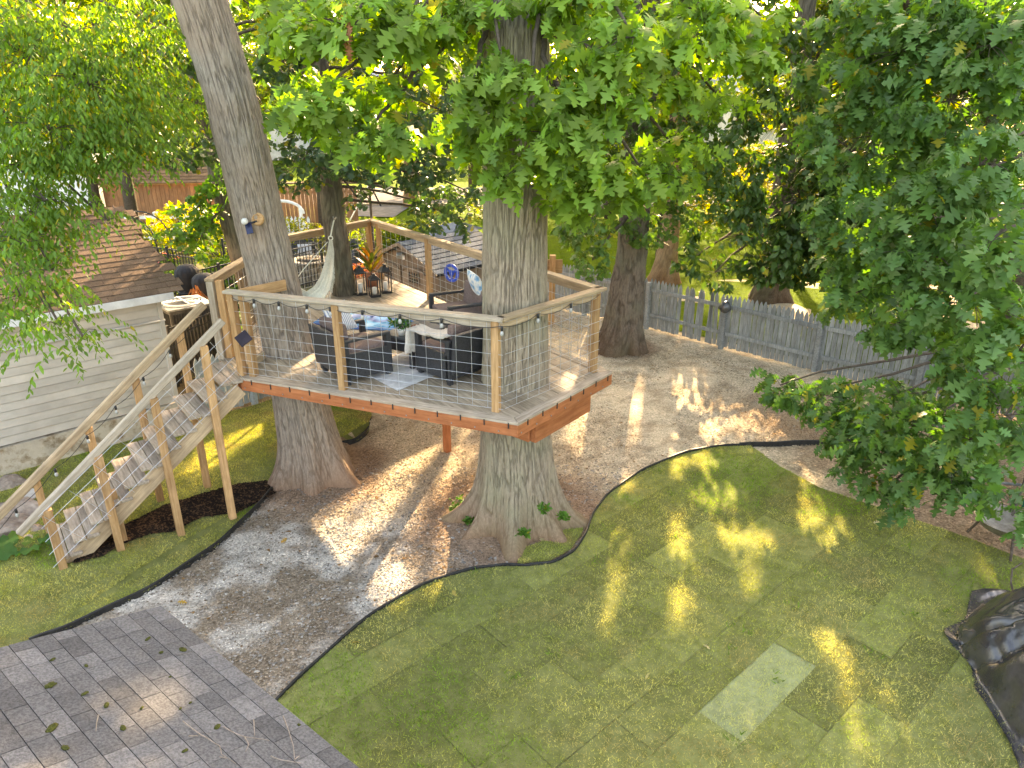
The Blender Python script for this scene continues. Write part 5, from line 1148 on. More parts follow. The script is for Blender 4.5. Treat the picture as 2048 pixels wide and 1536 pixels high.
# ------------------------------------------------------------------ garage at the left
gar = empty('neighbour_garage', (-6.6,10.2,0), 'beige sided garage with a brown shingled roof left of the stairs', 'garage')
GA = np.array((-5.65,11.13)); GW = -W2; GB = -N2            # along the wall to the left, and back
gp = lambda s, z, o=0: Vector((GA[0]+GW[0]*s-GB[0]*o, GA[1]+GW[1]*s-GB[1]*o, z))
gang = atan2(W2[1], W2[0])
b = MB(); c = gp(2.2,0)+Vector((GB[0]*2.45,GB[1]*2.45,0)); b.box((c.x,c.y,1.55),(4.36,4.8,2.0),gang); b.build('wall', MT['siding'], gar)
for k in range(15):
    z = .60+k*.126; d = MB()
    if k == 0:
        L = 4.4; bm_ = MB(); V = [(-L/2,0,0),(L/2,0,0),(L/2,-.018,0),(-L/2,-.018,0),(-L/2,0,.117),(L/2,0,.117),(L/2,-.004,.117),(-L/2,-.004,.117)]; bm_.add(V,[(0,1,2,3),(4,7,6,5),(2,6,7,3),(1,5,6,2),(0,3,7,4),(0,4,5,1)]); sm = bm_.mesh('siding_board', MT['siding'])
    c = gp(2.2,z,.012); obj('siding_board', sm, gar, Matrix.Translation(c) @ Matrix.Rotation(gang,4,'Z'))
beam('corner_trim', gp(.0,.59,.03), gp(.0,2.48,.03), .07, .07, MT['siding'], gar, side=tuple(W2)+(0,))
c = gp(2.2,.3)+Vector((GB[0]*2.4,GB[1]*2.4,0)); b = MB(); b.box((c.x,c.y,.28),(4.5,4.95,.60),gang); b.build('foundation', MT['concrete'], gar)
b = MB(); b.tube([gp(-.05,2.02,.05),gp(4.4,2.02,.05)],.018,8); b.build('conduit', MT['trim'], gar, smooth=True)
b = MB()
for s in (1.0,2.2,3.4): b.box(tuple(gp(s,2.02,.05)),(.02,.05,.06),gang)
b.build('pipe_clip', MT['steel'], gar)
# roof slope: eave at z 2.5, rising away at 23 degrees
pitch = atan2(.3906,.9206); ez = 2.50; EO = .26
rp = lambda s, r, h=0: Vector((GA[0]+GW[0]*s+GB[0]*(r*cos(pitch)-EO), GA[1]+GW[1]*s+GB[1]*(r*cos(pitch)-EO), ez+r*sin(pitch)+h))
s0, s1 = -.16, 4.6
b = MB(); b.add([rp(s0,0,-.03),rp(s1,0,-.03),rp(s1,2.75,-.03),rp(s0,2.75,-.03),rp(s0,0,-.10),rp(s1,0,-.10),rp(s1,2.75,-.10),rp(s0,2.75,-.10)],[(0,3,2,1),(4,5,6,7),(0,1,5,4),(1,2,6,5),(2,3,7,6),(3,0,4,7)]); b.build('roof_deck', MT['cedar'], gar)
b = MB(); b.add([rp(s0,2.75,-.02),rp(s1,2.75,-.02),rp(s1,2.75,-.02)+Vector((GB[0]*2.6,GB[1]*2.6,-1.1)),rp(s0,2.75,-.02)+Vector((GB[0]*2.6,GB[1]*2.6,-1.1))],[(0,1,2,3)]); b.build('rear_roof', MT['shingle_b'], gar)
beam('fascia', rp(s0-.02,-.02,-.055), rp(s1,-.02,-.055), .02, .12, MT['trim'], gar, bev=.003)
beam('rake_board', rp(s0-.015,0,-.05), rp(s0-.015,2.75,-.05), .02, .11, MT['shingle_b'], gar, bev=.003)
xa = Vector((-GW[0],-GW[1],0)); ya = Vector((GB[0]*cos(pitch),GB[1]*cos(pitch),sin(pitch))); za = xa.cross(ya)
RM = Matrix(((xa.x,ya.x,za.x,0),(xa.y,ya.y,za.y,0),(xa.z,ya.z,za.z,0),(0,0,0,1)))
TILT = Matrix.Rotation(radians(-3.2),4,'X')
def shingles(parent, origin, R, rows, ncol, w, exp, m, wseed, xs=0, flip=1, flatlay=False, lim=None):
    random.seed(wseed); ms = []
    for wv in (w*.8, w, w*1.2):
        q = MB(); q.box((0,0,0),(wv-.0035,exp-.0045 if flatlay else exp*1.5,.012)); ms.append((wv, q.mesh('shingle', m)))
    q = MB(); q.box((0,0,0),(w*.5-.0035,exp-.0045 if flatlay else exp*1.5,.012)); half = (w*.5, q.mesh('shingle', m))
    cnt = 0
    for r in range(rows):
        x = -random.random()*w+xs if not flatlay else 0.0
        while x < ncol*w:
            wv, me = random.choice(ms)
            if flatlay and x == 0.0 and r % 2: wv, me = half
            if lim is None or lim(x+wv/2, r*exp):
                T = Matrix.Translation(origin) @ R @ Matrix.Translation((flip*(x+wv/2), r*exp+exp*.72, (.004 if flatlay else .012)+random.uniform(0,.003))) @ (Matrix.Rotation(random.uniform(-.004,.012),4,'X') if flatlay else TILT)
                obj('shingle', me, parent, T); cnt += 1
            x += wv
    random.seed(wseed+1); return cnt
shingles(gar, rp(s0,0,-.012), RM, 18, 13, .30, .145, MT['shingle_b'], 5, flip=-1, lim=lambda x,y: x < 4.4)
# ------------------------------------------------------------------ grey roof in the foreground
K = (5.4-2.0)/2.4; GP = np.array((-1.77*K,2.94*K)); g1 = Vector((.7828,-.6222,0)); g2 = Vector((-.5948,-.7482,.2939)).normalized(); g2 = (g2-g1*g2.dot(g1)).normalized(); g3 = g2.cross(g1) if g2.cross(g1).z > 0 else g1.cross(g2)
groof = empty('grey_roof', (GP[0],GP[1],2.0), 'grey asphalt shingle roof with moss in the lower left corner of the view', 'roof')
gq = lambda a, b_, h=0: Vector((GP[0],GP[1],2.0))+g1*a+g2*b_+g3*h
RG = Matrix(((g1.x,g2.x,g3.x,0),(g1.y,g2.y,g3.y,0),(g1.z,g2.z,g3.z,0),(0,0,0,1)))
if RG.determinant() < 0: g3 = -g3; 
za_ = g3 if g3.z > 0 else -g3
det = g1.cross(g2).dot(za_)
# right handed frame: x along the eave, y up the slope (mirrored when needed)
RG = Matrix(((g1.x*(1 if det > 0 else -1),g2.x,za_.x,0),(g1.y*(1 if det > 0 else -1),g2.y,za_.y,0),(g1.z,g2.z,za_.z,0),(0,0,0,1)))
gq = lambda a, b_, h=0: Vector((GP[0],GP[1],2.0))+g1*a+g2*b_+za_*h
b = MB(); b.add([gq(0.02,.02,-.02),gq(3.4,.02,-.02),gq(3.4,3.4,-.02),gq(.02,3.4,-.02),gq(.02,.02,-.10),gq(3.4,.02,-.10),gq(3.4,3.4,-.10),gq(.02,3.4,-.10)],[(0,1,2,3),(4,7,6,5),(0,4,5,1),(1,5,6,2),(2,6,7,3),(3,7,4,0)]); b.build('roof_deck', MT['blackcloth'], groof)
def vis(a, y):
    p = gq(a, y); u, v, dz = pixels(np.array([p])); return dz[0] > .2 and u[0] > -120 and v[0] < 1690
n = shingles(groof, gq(0,-.03), RG, 24, 18, .195, .118, MT['shingle_g'], 9, flip=1 if det > 0 else -1, lim=vis, flatlay=True)
print('grey shingles', n)
c = gq(1.0,1.5); b = MB()
b.add([gq(.12,.1,-.10),gq(3.2,.1,-.10),gq(3.2,3,-.10),gq(.12,3,-.10)]+[Vector((p.x,p.y,0)) for p in (gq(.12,.1),gq(3.2,.1),gq(3.2,3),gq(.12,3))],[(0,1,5,4),(1,2,6,5),(2,3,7,6),(3,0,4,7)]); b.build('wall', MT['siding'], groof)
def onroof(u, v):
    r = ray(u, v); C = np.array((0,0,CAMH)); nn = np.array(za_); P0 = np.array(gq(0,0)); t = ((P0-C)@nn)/(r@nn); return Vector(C+t*r)
for k,(u,v,r) in enumerate([(296,1282,.017),(365,1304,.022),(105,1324,.014),(101,1376,.024),(170,1392,.016),(212,1416,.018),(322,1309,.012),(103,1462,.025),(130,1501,.017),(246,1461,.018),(283,1421,.012),(434,1459,.016),(369,1507,.013),(172,1336,.012),(380,1410,.008),(340,1358,.008),(597,1454,.01),(360,1422,.009)]):
    p = onroof(u,v); b = MB(); b.lathe([(r,0),(r*.95,r*.25),(r*.6,r*.5),(r*.15,r*.62)],(0,0,0),11,1.3,.8)
    me = b.mesh('moss_clump', MT['moss'], True)
    for vv in me.vertices: vv.co += Vector((random.uniform(-1,1),random.uniform(-1,1),random.uniform(-.5,1)))*r*.22
    obj('moss_clump', me, groof, Matrix.Translation(p+za_*.014) @ Matrix.Rotation(random.random()*6,4,'Z'))
def twig(pl, label, r=.0035):
    e = empty('twig', tuple(onroof(*pl[0][0])), label, 'twig')
    for c in pl:
        b = MB(); pp = [onroof(*q)+za_*(.022+.012*random.random()) for q in c]; s = []
        for i in range(len(pp)-1):
            for k in range(4): s.append(pp[i].lerp(pp[i+1],k/4)+za_*.004*random.random())
        s.append(pp[-1]); b.tube(s,[r*(1-.6*i/len(s)) for i in range(len(s))],6); b.build('stick', MT['twig'], e, smooth=True)
twig([[(364,1453),(400,1478),(438,1500),(442,1520),(470,1536)],[(376,1482),(395,1480)],[(438,1522),(452,1526)]],'long thin bare twig lying lowest on the grey roof')
twig([[(446,1465),(475,1480),(492,1484),(537,1492)],[(506,1448),(508,1480)],[(488,1484),(496,1500),(490,1512)]],'forked pale twig in the middle of the grey roof')
twig([[(565,1440),(575,1470),(585,1500),(588,1530)],[(588,1530),(598,1520)],[(540,1524),(560,1532),(600,1534)]],'thin curved twig near the right edge of the grey roof')
twig([[(196,1440),(192,1455),(191,1470)]],'short pale curved twig in the sunny patch of the grey roof',.0045)
# ------------------------------------------------------------------ picket fences
def picketfence(name, p0, p1, h, label, posts, pw=.088, gap=.014, m=None, drop=None, lean=0.0, zb=.02, skip=(), railside=-1):
    p0, p1 = Vector((*p0,0)), Vector((*p1,0)); d = p1-p0; L = d.length; u = d/L; nn = Vector((-u.y,u.x,0))*railside; e = empty(name, tuple(p0), label, 'fence'); ang = atan2(u.y,u.x); m = m or MT['picket']
    b = MB(); w = pw/2; t = .009
    V = []
    for y in (-t,t): V += [(-w,y,0),(w,y,0),(w,y,h-.10),(w*.45,y,h-.035),(0,y,h),(-w*.45,y,h-.035),(-w,y,h-.10)]
    b.add(V,[(0,1,2,3,4,5,6),(13,12,11,10,9,8,7)]+[(i,7+i,7+(i+1) % 7,(i+1) % 7) for i in range(7)]); me = b.mesh('picket', m)
    n = int(L/(pw+gap)); cnt = 0
    for k in range(n):
        if k in skip: continue
        tilt = random.uniform(-.006,.006)+(random.choice((-.05,.04,.06)) if drop and k in drop else 0); s = (k+.5)*(pw+gap)+random.uniform(-.004,.004)
        M = Matrix.Translation(p0+u*s+Vector((0,0,zb+random.uniform(-.015,.015)))-nn*.0) @ Matrix.Rotation(ang,4,'Z') @ Matrix.Rotation(tilt,4,'Y'); obj('picket', me, e, M)
    ps = [p0+u*s for s in posts]
    for p in ps: beam('post', p+nn*.06+Vector((0,0,-.1)), p+nn*.06+Vector((0,0,h-.06)), .10, .10, m, e, side=tuple(u), bev=.006)
    pe = [p0]+ps+[p1]
    for a, c in zip(pe[:-1], pe[1:]):
        if (c-a).length < .1: continue
        for zz in (h*.22+.08, h*.80): beam('rail', a+nn*.034+u*.06+Vector((0,0,zz)), c+nn*.034-u*.06+Vector((0,0,zz+random.uniform(-.01,.01))), .04, .085, m, e, bev=.003)
    return e
# back fence, right of the deck, in straight runs that turn slightly
FA, FB_, FC, FD = (.85,19.15), (3.35,17.12), (4.74,15.55), (6.35,14.03)
picketfence('picket_fence', FA, FB_, 1.22, 'grey picket fence from behind the big oak to the right-hand brown trunk', (1.4,3.0))
picketfence('picket_fence', FB_, FD, 1.22, 'grey picket fence with gaps and a broken section right of the brown trunk', (.02,2.1,4.28), drop=(12,13,16,17,18), skip=(9,15))
picketfence('picket_fence', FD, (10.2,10.7), 1.22, 'grey picket fence running on behind the red oak branches', (1.9,3.8), m=MT['picket'])
picketfence('picket_fence', (-5.50,11.62), (-3.2,14.3), 1.10, 'short grey picket fence behind the stairs and the leaning trunk', (1.0,2.6), m=mk('pale_grey_picket',(.30,.35,.36),(.46,.51,.52),4,.85,.3,16,(9,9,1),rnd=.08), zb=.05)
# black bundle on the fence
p = Vector(aty(1450,614,15.35)); e = empty('black_bag', tuple(p), 'round black shiny bag hanging on the picket fence post', 'bag'); b = MB(); b.lathe([(.02,-.13),(.09,-.11),(.13,-.03),(.12,.05),(.07,.11),(.03,.14)],(0,0,0),18); me = b.mesh('bag', MT['tarp'], True)
for vv in me.vertices: vv.co *= 1+.10*sin(vv.co.z*40+vv.co.x*31)
obj('bag_body', me, e, Matrix.Translation(p)); b = MB(); b.tube([(0,0,.12),(.03,.02,.2),(.06,.1,.12)],.008,6); b.build('strap', MT['blackmetal'], e, Matrix.Translation(p))
# ------------------------------------------------------------------ black metal fences, garden arch
def barfence(name, p0, p1, h, label, step=.1, r=.009, z0=.03):
    p0, p1 = Vector((*p0,0)), Vector((*p1,0)); d = p1-p0; L = d.length; u = d/L; e = empty(name, tuple(p0), label, 'fence'); n = int(L/step); ang = atan2(u.y,u.x)
    q = MB(); q.box((0,0,(h+z0)/2),(r*2,r*2,h-z0)); me = q.mesh('bar', MT['blackmetal'])
    for k in range(n+1): obj('bar', me, e, Matrix.Translation(p0+u*k*step) @ Matrix.Rotation(ang,4,'Z'))
    for zz in (.15,h-.18,h-.02): beam('rail', p0+Vector((0,0,zz)), p1+Vector((0,0,zz)), .03, .03, MT['blackmetal'], e, bev=0)
    for k in range(int(L/1.8)+1): p = p0+u*min(k*1.8,L); beam('post', p, p+Vector((0,0,h+.06)), .06, .06, MT['blackmetal'], e, side=tuple(u), bev=0)
    return e
a, b_, c = at(334,657,1.2), at(391,636,1.2), at(462,609,1.2)
barfence('metal_fence', a[:2], c[:2], 1.2, 'black bar fence in front of the air conditioner behind the garage', .095, .016)
barfence('metal_fence', (-8.6,17.0), (-5.6,21.8), 1.25, 'black metal bar fence beside the flower pots left of the leaning trunk', .12)
barfence('metal_fence', (-13.2,22.3), (-8.9,20.2), 1.25, 'black metal bar fence below the garden arch', .12)
barfence('metal_fence', (-8.8,21.9), (-5.8,22.5), 1.25, 'black metal bar fence right of the arch behind the thin trunk', .12)
ap = Vector((-11.3,21.6,0)); e = empty('garden_arch', tuple(ap), 'dark metal garden arch over the flowers left of the leaning trunk', 'garden arch')
for yy in (-.45,.45):
    b = MB(); b.tube([tuple(ap+Vector((-.85,yy,0)))]+[tuple(ap+Vector((-.85*cos(t),yy,1.35+.75*sin(t)))) for t in np.linspace(0,pi,15)]+[tuple(ap+Vector((.85,yy,0)))],.022,8); b.build('hoop', MT['blackmetal'], e, smooth=True)
for t in (.1,.7,1.2,pi/2,1.95,2.5,3.04):
    b = MB(); x, z = -.85*cos(t), 1.35+.75*sin(t); b.tube([tuple(ap+Vector((x,-.45,z))),tuple(ap+Vector((x,.45,z)))],.014,6); b.build('cross_bar', MT['blackmetal'], e)
for zz in (.5,1.0):
    for s in (-1,1): b = MB(); b.tube([tuple(ap+Vector((s*.85,-.45,zz))),tuple(ap+Vector((s*.85,.45,zz)))],.014,6); b.build('cross_bar', MT['blackmetal'], e)
# flower pots
def flowers(x, y, r, h, label, fc, leaf=(.06,.13,.025), pot=True):
    e = empty('flower_pot', (x,y,0), label, 'flower pot', 'flower pots along the black fence'); b = MB(); b.lathe([(r*.5,0),(r*.7,h*.4),(r*.62,h*.4),(r*.6,h*.34)],(x,y,0),16); b.build('pot', MT['brass'], e, smooth=True)
    P,R,S = rosettes(ell((x,y,h*.72),(r,r,h*.42),50,.3),6,.12,(-1.1,.5)); foliage(e,'elm',LM['far'],[(P,R,S,leafcols(len(P),leaf,.4,.05))],0,cull=0)
    P = ell((x,y,h*.82),(r*1.05,r*1.05,h*.40),22,.8); P,R,S = rosettes(P,5,.055,(-.9,.2)); foliage(e,'quad',LM['far'],[(P,R,S,np.clip(leafcols(len(P),fc,.2,0),0,1))],0,cull=0,namefol='blossom')
for k,(x,y,fc,lb) in enumerate([(-9.7,17.6,(.75,.12,.25),'pot of pink flowers just right of the garage roof edge'),(-9.0,17.1,(.8,.2,.3),'pot of pink flowers behind the tall black cover'),(-10.6,19.2,(.75,.30,.05),'pot of orange flowers beside the roof edge below the arch'),
    (-11.5,20.4,(.75,.25,.30),'pot of coral flowers left of the garden arch'),(-8.9,18.6,(.75,.72,.6),'pot of white flowers behind the black covers'),(-10.0,20.6,(.80,.25,.4),'pot of pale pink flowers under the garden arch')]):
    flowers(x,y,.38,.95,lb,fc)
# ------------------------------------------------------------------ air conditioner, covered things
p = Vector((-6.85,14.55,0)); M = Matrix.Translation(p) @ Matrix.Rotation(gang,4,'Z'); e = empty('air_conditioner', tuple(p), 'air conditioner with a round fan grille on top beside the garage corner', 'air conditioner')
rb(0,'cabinet',(0,0,.66),(.86,.86,1.30),mk('dark_louver',(.05,.05,.05),(.09,.09,.088),12,.55,.1),e,M,.03); rb(0,'top_panel',(0,0,1.335),(.92,.92,.05),MT['steel'],e,M,.02)
for k in range(14):
    for s in (-1,1):
        rb(0,'louver',(s*.435,-.36+k*.055,.72),(.02,.02,1.05),MT['blackmetal'],e,M,0); rb(0,'louver',(-.36+k*.055,s*.435,.72),(.02,.02,1.05),MT['blackmetal'],e,M,0)
b = MB(); b.lathe([(.36,1.36),(.38,1.40),(.40,1.36)],(0,0,0),32); b.build('fan_ring', MT['trim'], e, M, True)
b = MB(); b.lathe([(.35,1.362),(.34,1.368)],(0,0,0),32); b.build('fan_well', MT['blackmetal'], e, M)
for k in range(5):
    b = MB(); b.tube([((.05+.065*k)*cos(a),(.05+.065*k)*sin(a),1.395) for a in np.linspace(0,2*pi,33)],.004,4,False); b.build('grille_ring', MT['steel'], e, M)
b = MB()
for a in (0,pi/2): b.tube([(-.38*cos(a),-.38*sin(a),1.40),(.38*cos(a),.38*sin(a),1.40)],.016,6)
b.build('fan_bracket', MT['trim'], e, M)
def cover(u, v, Y, r, h, label):
    x = (u-1024)/FPX*(Y*cos(TH)+(CAMH-h)*sin(TH)); e = empty('covered_heater', (x,Y,0), label, 'covered heater', 'black covered patio heaters'); b = MB(); n = 28
    prof = [(r*.98,0),(r,h*.2),(r*.96,h*.5),(r*.96,h*.6),(r*1.04,h*.66),(r*1.06,h*.86),(r*.98,h*.92),(r*.6,h*.985),(r*.12,h)]; V = []; F = []
    for (rr,z) in prof:
        for k in range(n*2): th = pi*k/n; q = rr*(1+.04*cos(k*pi/2+z*3)*(1 if k % 2 else .4)); V.append((x+q*cos(th),Y+q*sin(th),z))
    m_ = n*2
    for i in range(len(prof)-1):
        for k in range(m_): F.append((i*m_+k,i*m_+(k+1) % m_,(i+1)*m_+(k+1) % m_,(i+1)*m_+k))
    F.append(tuple((len(prof)-1)*m_+k for k in range(m_))); obj('cover', mesh('cover', V, F, MT['blackcloth'], True), e)
    b = MB(); b.tube([(x+r*1.02*cos(a),Y+r*1.02*sin(a),h*.57) for a in np.linspace(0,2*pi,25)],.012,5); b.build('cord', MT['blackmetal'], e)
cover(371,528,17.4,.27,1.52,'taller black covered patio heater beside the garage roof corner'); cover(405,545,16.9,.26,1.42,'shorter black covered patio heater with dry brown fronds in front')
dp = Vector((-7.02,15.6,0)); e = empty('dried_plant', tuple(dp), 'dry orange-brown plant in front of the shorter black cover', 'plant'); b = MB()
for k in range(60):
    a = random.random()*6.28; h = random.uniform(.5,1.45); q = dp+Vector((random.uniform(-.06,.06),random.uniform(-.06,.06),0)); b.tube([q+Vector((0,0,h*.5)),q+Vector((.06*cos(a),.06*sin(a),h)),q+Vector((.24*cos(a),.24*sin(a),h*.8)),q+Vector((.30*cos(a),.30*sin(a),h*.62))],[.008,.012,.012,.003],4)
b.build('fronds', MT['dry'], e); b = MB(); b.tube([dp,dp+Vector((0,0,1.3))],.02,6); b.build('stem', MT['twig'], e)
# ------------------------------------------------------------------ fire pit and seats
fp = np.array(at(620,522,.62)); fr_ = .52; e = empty('fire_pit', (fp[0],fp[1],0), 'round stone fire pit seen through the railing right of the leaning trunk', 'fire pit')
for row in range(5):
    for k in range(14):
        a = 2*pi*(k+.5*(row % 2))/14; q = boxmesh((.225,.16,.118),MT['stonel'],.012,1); obj('stone_block', q, e, Matrix.Translation((fp[0]+(fr_-.02)*cos(a),fp[1]+(fr_-.02)*sin(a),.06+row*.122)) @ Matrix.Rotation(a+pi/2+random.uniform(-.03,.03),4,'Z'))
for k in range(12):
    a = 2*pi*k/12; obj('cap_stone', boxmesh((.285,.22,.06),MT['stonel'],.015,1), e, Matrix.Translation((fp[0]+(fr_-.01)*cos(a),fp[1]+(fr_-.01)*sin(a),.64)) @ Matrix.Rotation(a+pi/2,4,'Z'))
b = MB(); b.lathe([(.36,.10),(.37,.66),(.39,.67)],(fp[0],fp[1],0),24); b.build('steel_liner', MT['rust'], e, smooth=True)
def sofa(x, y, rot, w, label):
    e = empty('garden_sofa', (x,y,0), label, 'sofa', 'dark garden seats by the fire pit'); M = Matrix.Translation((x,y,.005)) @ Matrix.Rotation(rot,4,'Z'); m = mk('grey_wicker',(.06,.065,.075),(.11,.115,.13),30,.8,.4,80)
    rb(0,'seat_base',(0,0,.21),(.72,w,.36),m,e,M,.02); rb(0,'backrest',(-.34,0,.62),(.10,w,.52),m,e,M,.02)
    for s in (-1,1): rb(0,'armrest',(0,s*(w/2-.05),.42),(.72,.10,.46),m,e,M,.02); [rb(0,'leg',(t*.3,s*(w/2-.08),.03),(.06,.06,.06),MT['blackmetal'],e,M,0) for t in (-1,1)]
    for s in (-.25,.25): rb(0,'seat_cushion',(.03,s*w*.8,.44),(.58,w*.38,.10),MT['steel'],e,M,.03)
sofa(fp[0]-1.0,fp[1]+1.8,-70*PI2,1.5,'dark wicker sofa behind the stone fire pit'); sofa(fp[0]+.7,fp[1]+1.9,-100*PI2,.85,'dark wicker chair right of the sofa behind the fire pit')
pillow('pillow', (fp[0]-.6,fp[1]+1.7,.66),.24,.2,.07,(radians(60),0,radians(15)),mk('grey_pillow',(.38,.40,.43),(.5,.52,.55),8,.9,.2),'light grey pillow on the dark wicker sofa by the fire pit')
fest = [np.array(aty(u,v,16.5)) for u,v in ((566,498),(590,503),(615,500),(640,492),(655,480))]
strings([Vector(p) for p in fest],'string of small bulbs across the fire pit behind the leaning trunk',bulbs=[Vector(aty(u,v,16.4)) for u,v in ((598,508),(612,506),(625,502),(635,499),(649,495))])
# ------------------------------------------------------------------ playhouse
s_ = .80; E1 = np.array((-1.88*s_,18.12*s_)); zE = 5.4-(5.4-1.15)*s_; zP = 5.4-(5.4-1.72)*s_; rd = np.array((.67,.742)); fd = np.array((-.742,.67)); PW, PL = 2.12, 2.0
ph = empty('playhouse', (E1[0],E1[1],0), 'brown resin playhouse with a grey shingled roof behind the back railing', 'playhouse')
hp = lambda f, r, z: Vector((E1[0]+fd[0]*f+rd[0]*r, E1[1]+fd[1]*f+rd[1]*r, z)); pang = atan2(fd[1],fd[0])
# walls as upright boards
nb = 16; bw = PW/nb
for k in range(nb):
    f = (k+.5)*bw; top = zE-.04+(zP-zE)*(1-abs(f-PW/2)/(PW/2)); b = MB(); b.box(tuple(hp(f,.02,(top)/2)),(bw-.008,.03,top),pang); b.build('wall_board', MT['brownplastic'], ph)
for k in range(14):
    r = (k+.5)*PL/14; b = MB(); b.box(tuple(hp(.02,r,(zE-.05)/2)),(.03,PL/14-.008,zE-.05),pang); b.build('wall_board', MT['brownplastic'], ph)
b = MB(); b.box(tuple(hp(PW/2,PL/2+.02,(zE-.1)/2)),(PW-.08,PL-.08,zE-.1),pang); b.build('inner_wall', MT['brownplastic'], ph)
pl = sqrt((PW/2+.12)**2+(zP-zE)**2*1.15); sl_ = (zP-zE)/(PW/2)
for side in (0,1):
    for r in range(8):
        for k in range(5):
            q = (r+.5)/8*(PW/2+.12); f = (-.12+q) if side == 0 else (PW+.12-q); z = zE-.12*sl_+q*sl_+.045
            x0 = k*(PL+.3)/5-.15+((r % 2)*.2 if 0 < k else 0); w = (PL+.3)/5
            ax = Vector((rd[0],rd[1],0)); ay = Vector((fd[0]*(1 if side == 0 else -1), fd[1]*(1 if side == 0 else -1), sl_)).normalized(); az = ax.cross(ay)
            if az.z < 0: ax = -ax; az = ax.cross(ay)
            RR = Matrix(((ax.x,ay.x,az.x,0),(ax.y,ay.y,az.y,0),(ax.z,ay.z,az.z,0),(0,0,0,1)))
            obj('shingle', boxmesh((w-.006,.118,.02),MT['shingle_p'],0), ph, Matrix.Translation(hp(f,k*(PL+.3)/5-.15+w/2,z)) @ RR @ Matrix.Rotation(radians(4),4,'X'))
b = MB(); b.add([hp(-.12,-.15,zE-.12*sl_),hp(-.12,PL+.15,zE-.12*sl_),hp(PW/2,PL+.15,zP),hp(PW/2,-.15,zP),hp(PW+.12,PL+.15,zE-.12*sl_),hp(PW+.12,-.15,zE-.12*sl_)],[(0,1,2,3),(3,2,4,5)]); b.build('roof_deck', MT['blackcloth'], ph)
for f0,z0,f1,z1 in ((-.12,zE-.12*sl_,PW/2,zP),(PW+.12,zE-.12*sl_,PW/2,zP)): beam('rake_trim', hp(f0,-.16,z0+.01), hp(f1,-.16,z1+.01), .03, .07, MT['brownplastic'], ph)
# doors with barred windows on the gable face
dt = zE-.02
for k,(f0,f1) in enumerate(((1.17,2.0),(.34,1.12))):
    for j,(a_,c_) in enumerate(((f0,(f0+f1)/2),((f0+f1)/2,f1))): pass
    dr = MB(); dr.box(tuple(hp((f0+f1)/2,-.02,dt/2)),(f1-f0-.02,.03,dt),pang); door = dr.build('door', mk('resin_door',(.20,.155,.12),(.27,.21,.165),4,.6,.15,30), ph)
    wz = 1.78; fw = .32; fc = (f0+f1)/2; g = MB(); g.box(tuple(hp(fc,-.037,wz)),(fw,.008,.25),pang); g.build('window', MT['winglass'], door)
    g = MB()
    for q in (-.2,-.1,0,.1,.2): g.box(tuple(hp(fc+q*fw*2.4,-.05,wz)),(.018,.02,.25),pang)
    for q in (-.125,0,.125): g.box(tuple(hp(fc,-.052,wz+q)),(fw+.02,.02,.022),pang)
    g.build('window_bars', MT['brownplastic'], door)
    g = MB(); g.tube([tuple(hp(fc+(f1-f0)*.46*cos(t),-.045,dt-.10+.10*sin(t))) for t in np.linspace(0,pi,13)],.022,6); g.build('arch_trim', MT['brownplastic'], door)
    g = MB(); g.box(tuple(hp(f0+.06,-.05,dt*.55)),(.03,.03,.12),pang); g.build('handle', MT['blackmetal'], door)
# dormer gable behind
cpos = hp(PW*.78,PL*.86,0)
b = MB(); X = [hp(PW/2+.1,PL*.75,zP-.02),hp(PW/2+.1,PL+.55,zP-.02),hp(PW/2+.3,PL*.95,zP+.20)]; V = [tuple(p) for p in X]+[tuple(p+Vector((fd[0],fd[1],-.25))*.9) for p in X]
b.add(V,[(0,1,2),(3,5,4),(0,2,5,3),(1,4,5,2)]); b.build('dormer', MT['shingle_p'], ph)
lp = hp(PW/2,-.10,zP-.20); e = empty('spot_lamp', tuple(lp), 'dark spot lamp fixed below the playhouse gable', 'lamp'); M = Matrix.Translation(lp)
rb(0,'head',(0,-.06,0),(.16,.12,.10),MT['steel'],e,M @ Matrix.Rotation(radians(30),4,'X'),.03); rb(0,'bracket',(0,.02,0),(.06,.1,.06),MT['blackmetal'],e,M,.01); rb(0,'lens',(.08,-.12,-.06),(.05,.03,.09),MT['white'],e,M,.01)
# swing pole and rope behind the deck
e = empty('shepherd_pole', (-3.4,17,0), 'thin crossed poles with a cream rope rising behind the deck corner', 'pole'); b = MB(); b.tube([aty(738,365,16.5),aty(762,412,16.5)],.022,6); b.build('pole', MT['blackmetal'], e)
b = MB(); b.tube([aty(735,366,16.5),aty(778,378,16.5)],.03,6); b.tube([(aty(738,366,16.5)[0],16.5,0),aty(738,366,16.5)],.03,6); b.build('post', MT['bark_l'], e); b = MB(); b.tube([aty(738,368,16.4),aty(700,440,14.3)],.014,6); b.build('rope', MT['macrame'], e)
# sunlit timber post behind the big oak
e = empty('timber_posts', (.7,17.3,0), 'sunlit timber post and board behind the big oak at the fence end', 'post'); g = aty(1105,535,17.4)
beam('post', (g[0],g[1],0), (g[0],g[1],1.75), .14, .14, MT['cedar'], e); beam('board', (g[0]-.5,g[1]+.1,1.45), (g[0]+.25,g[1]+.1,1.45), .03, .34, MT['cedar'], e)
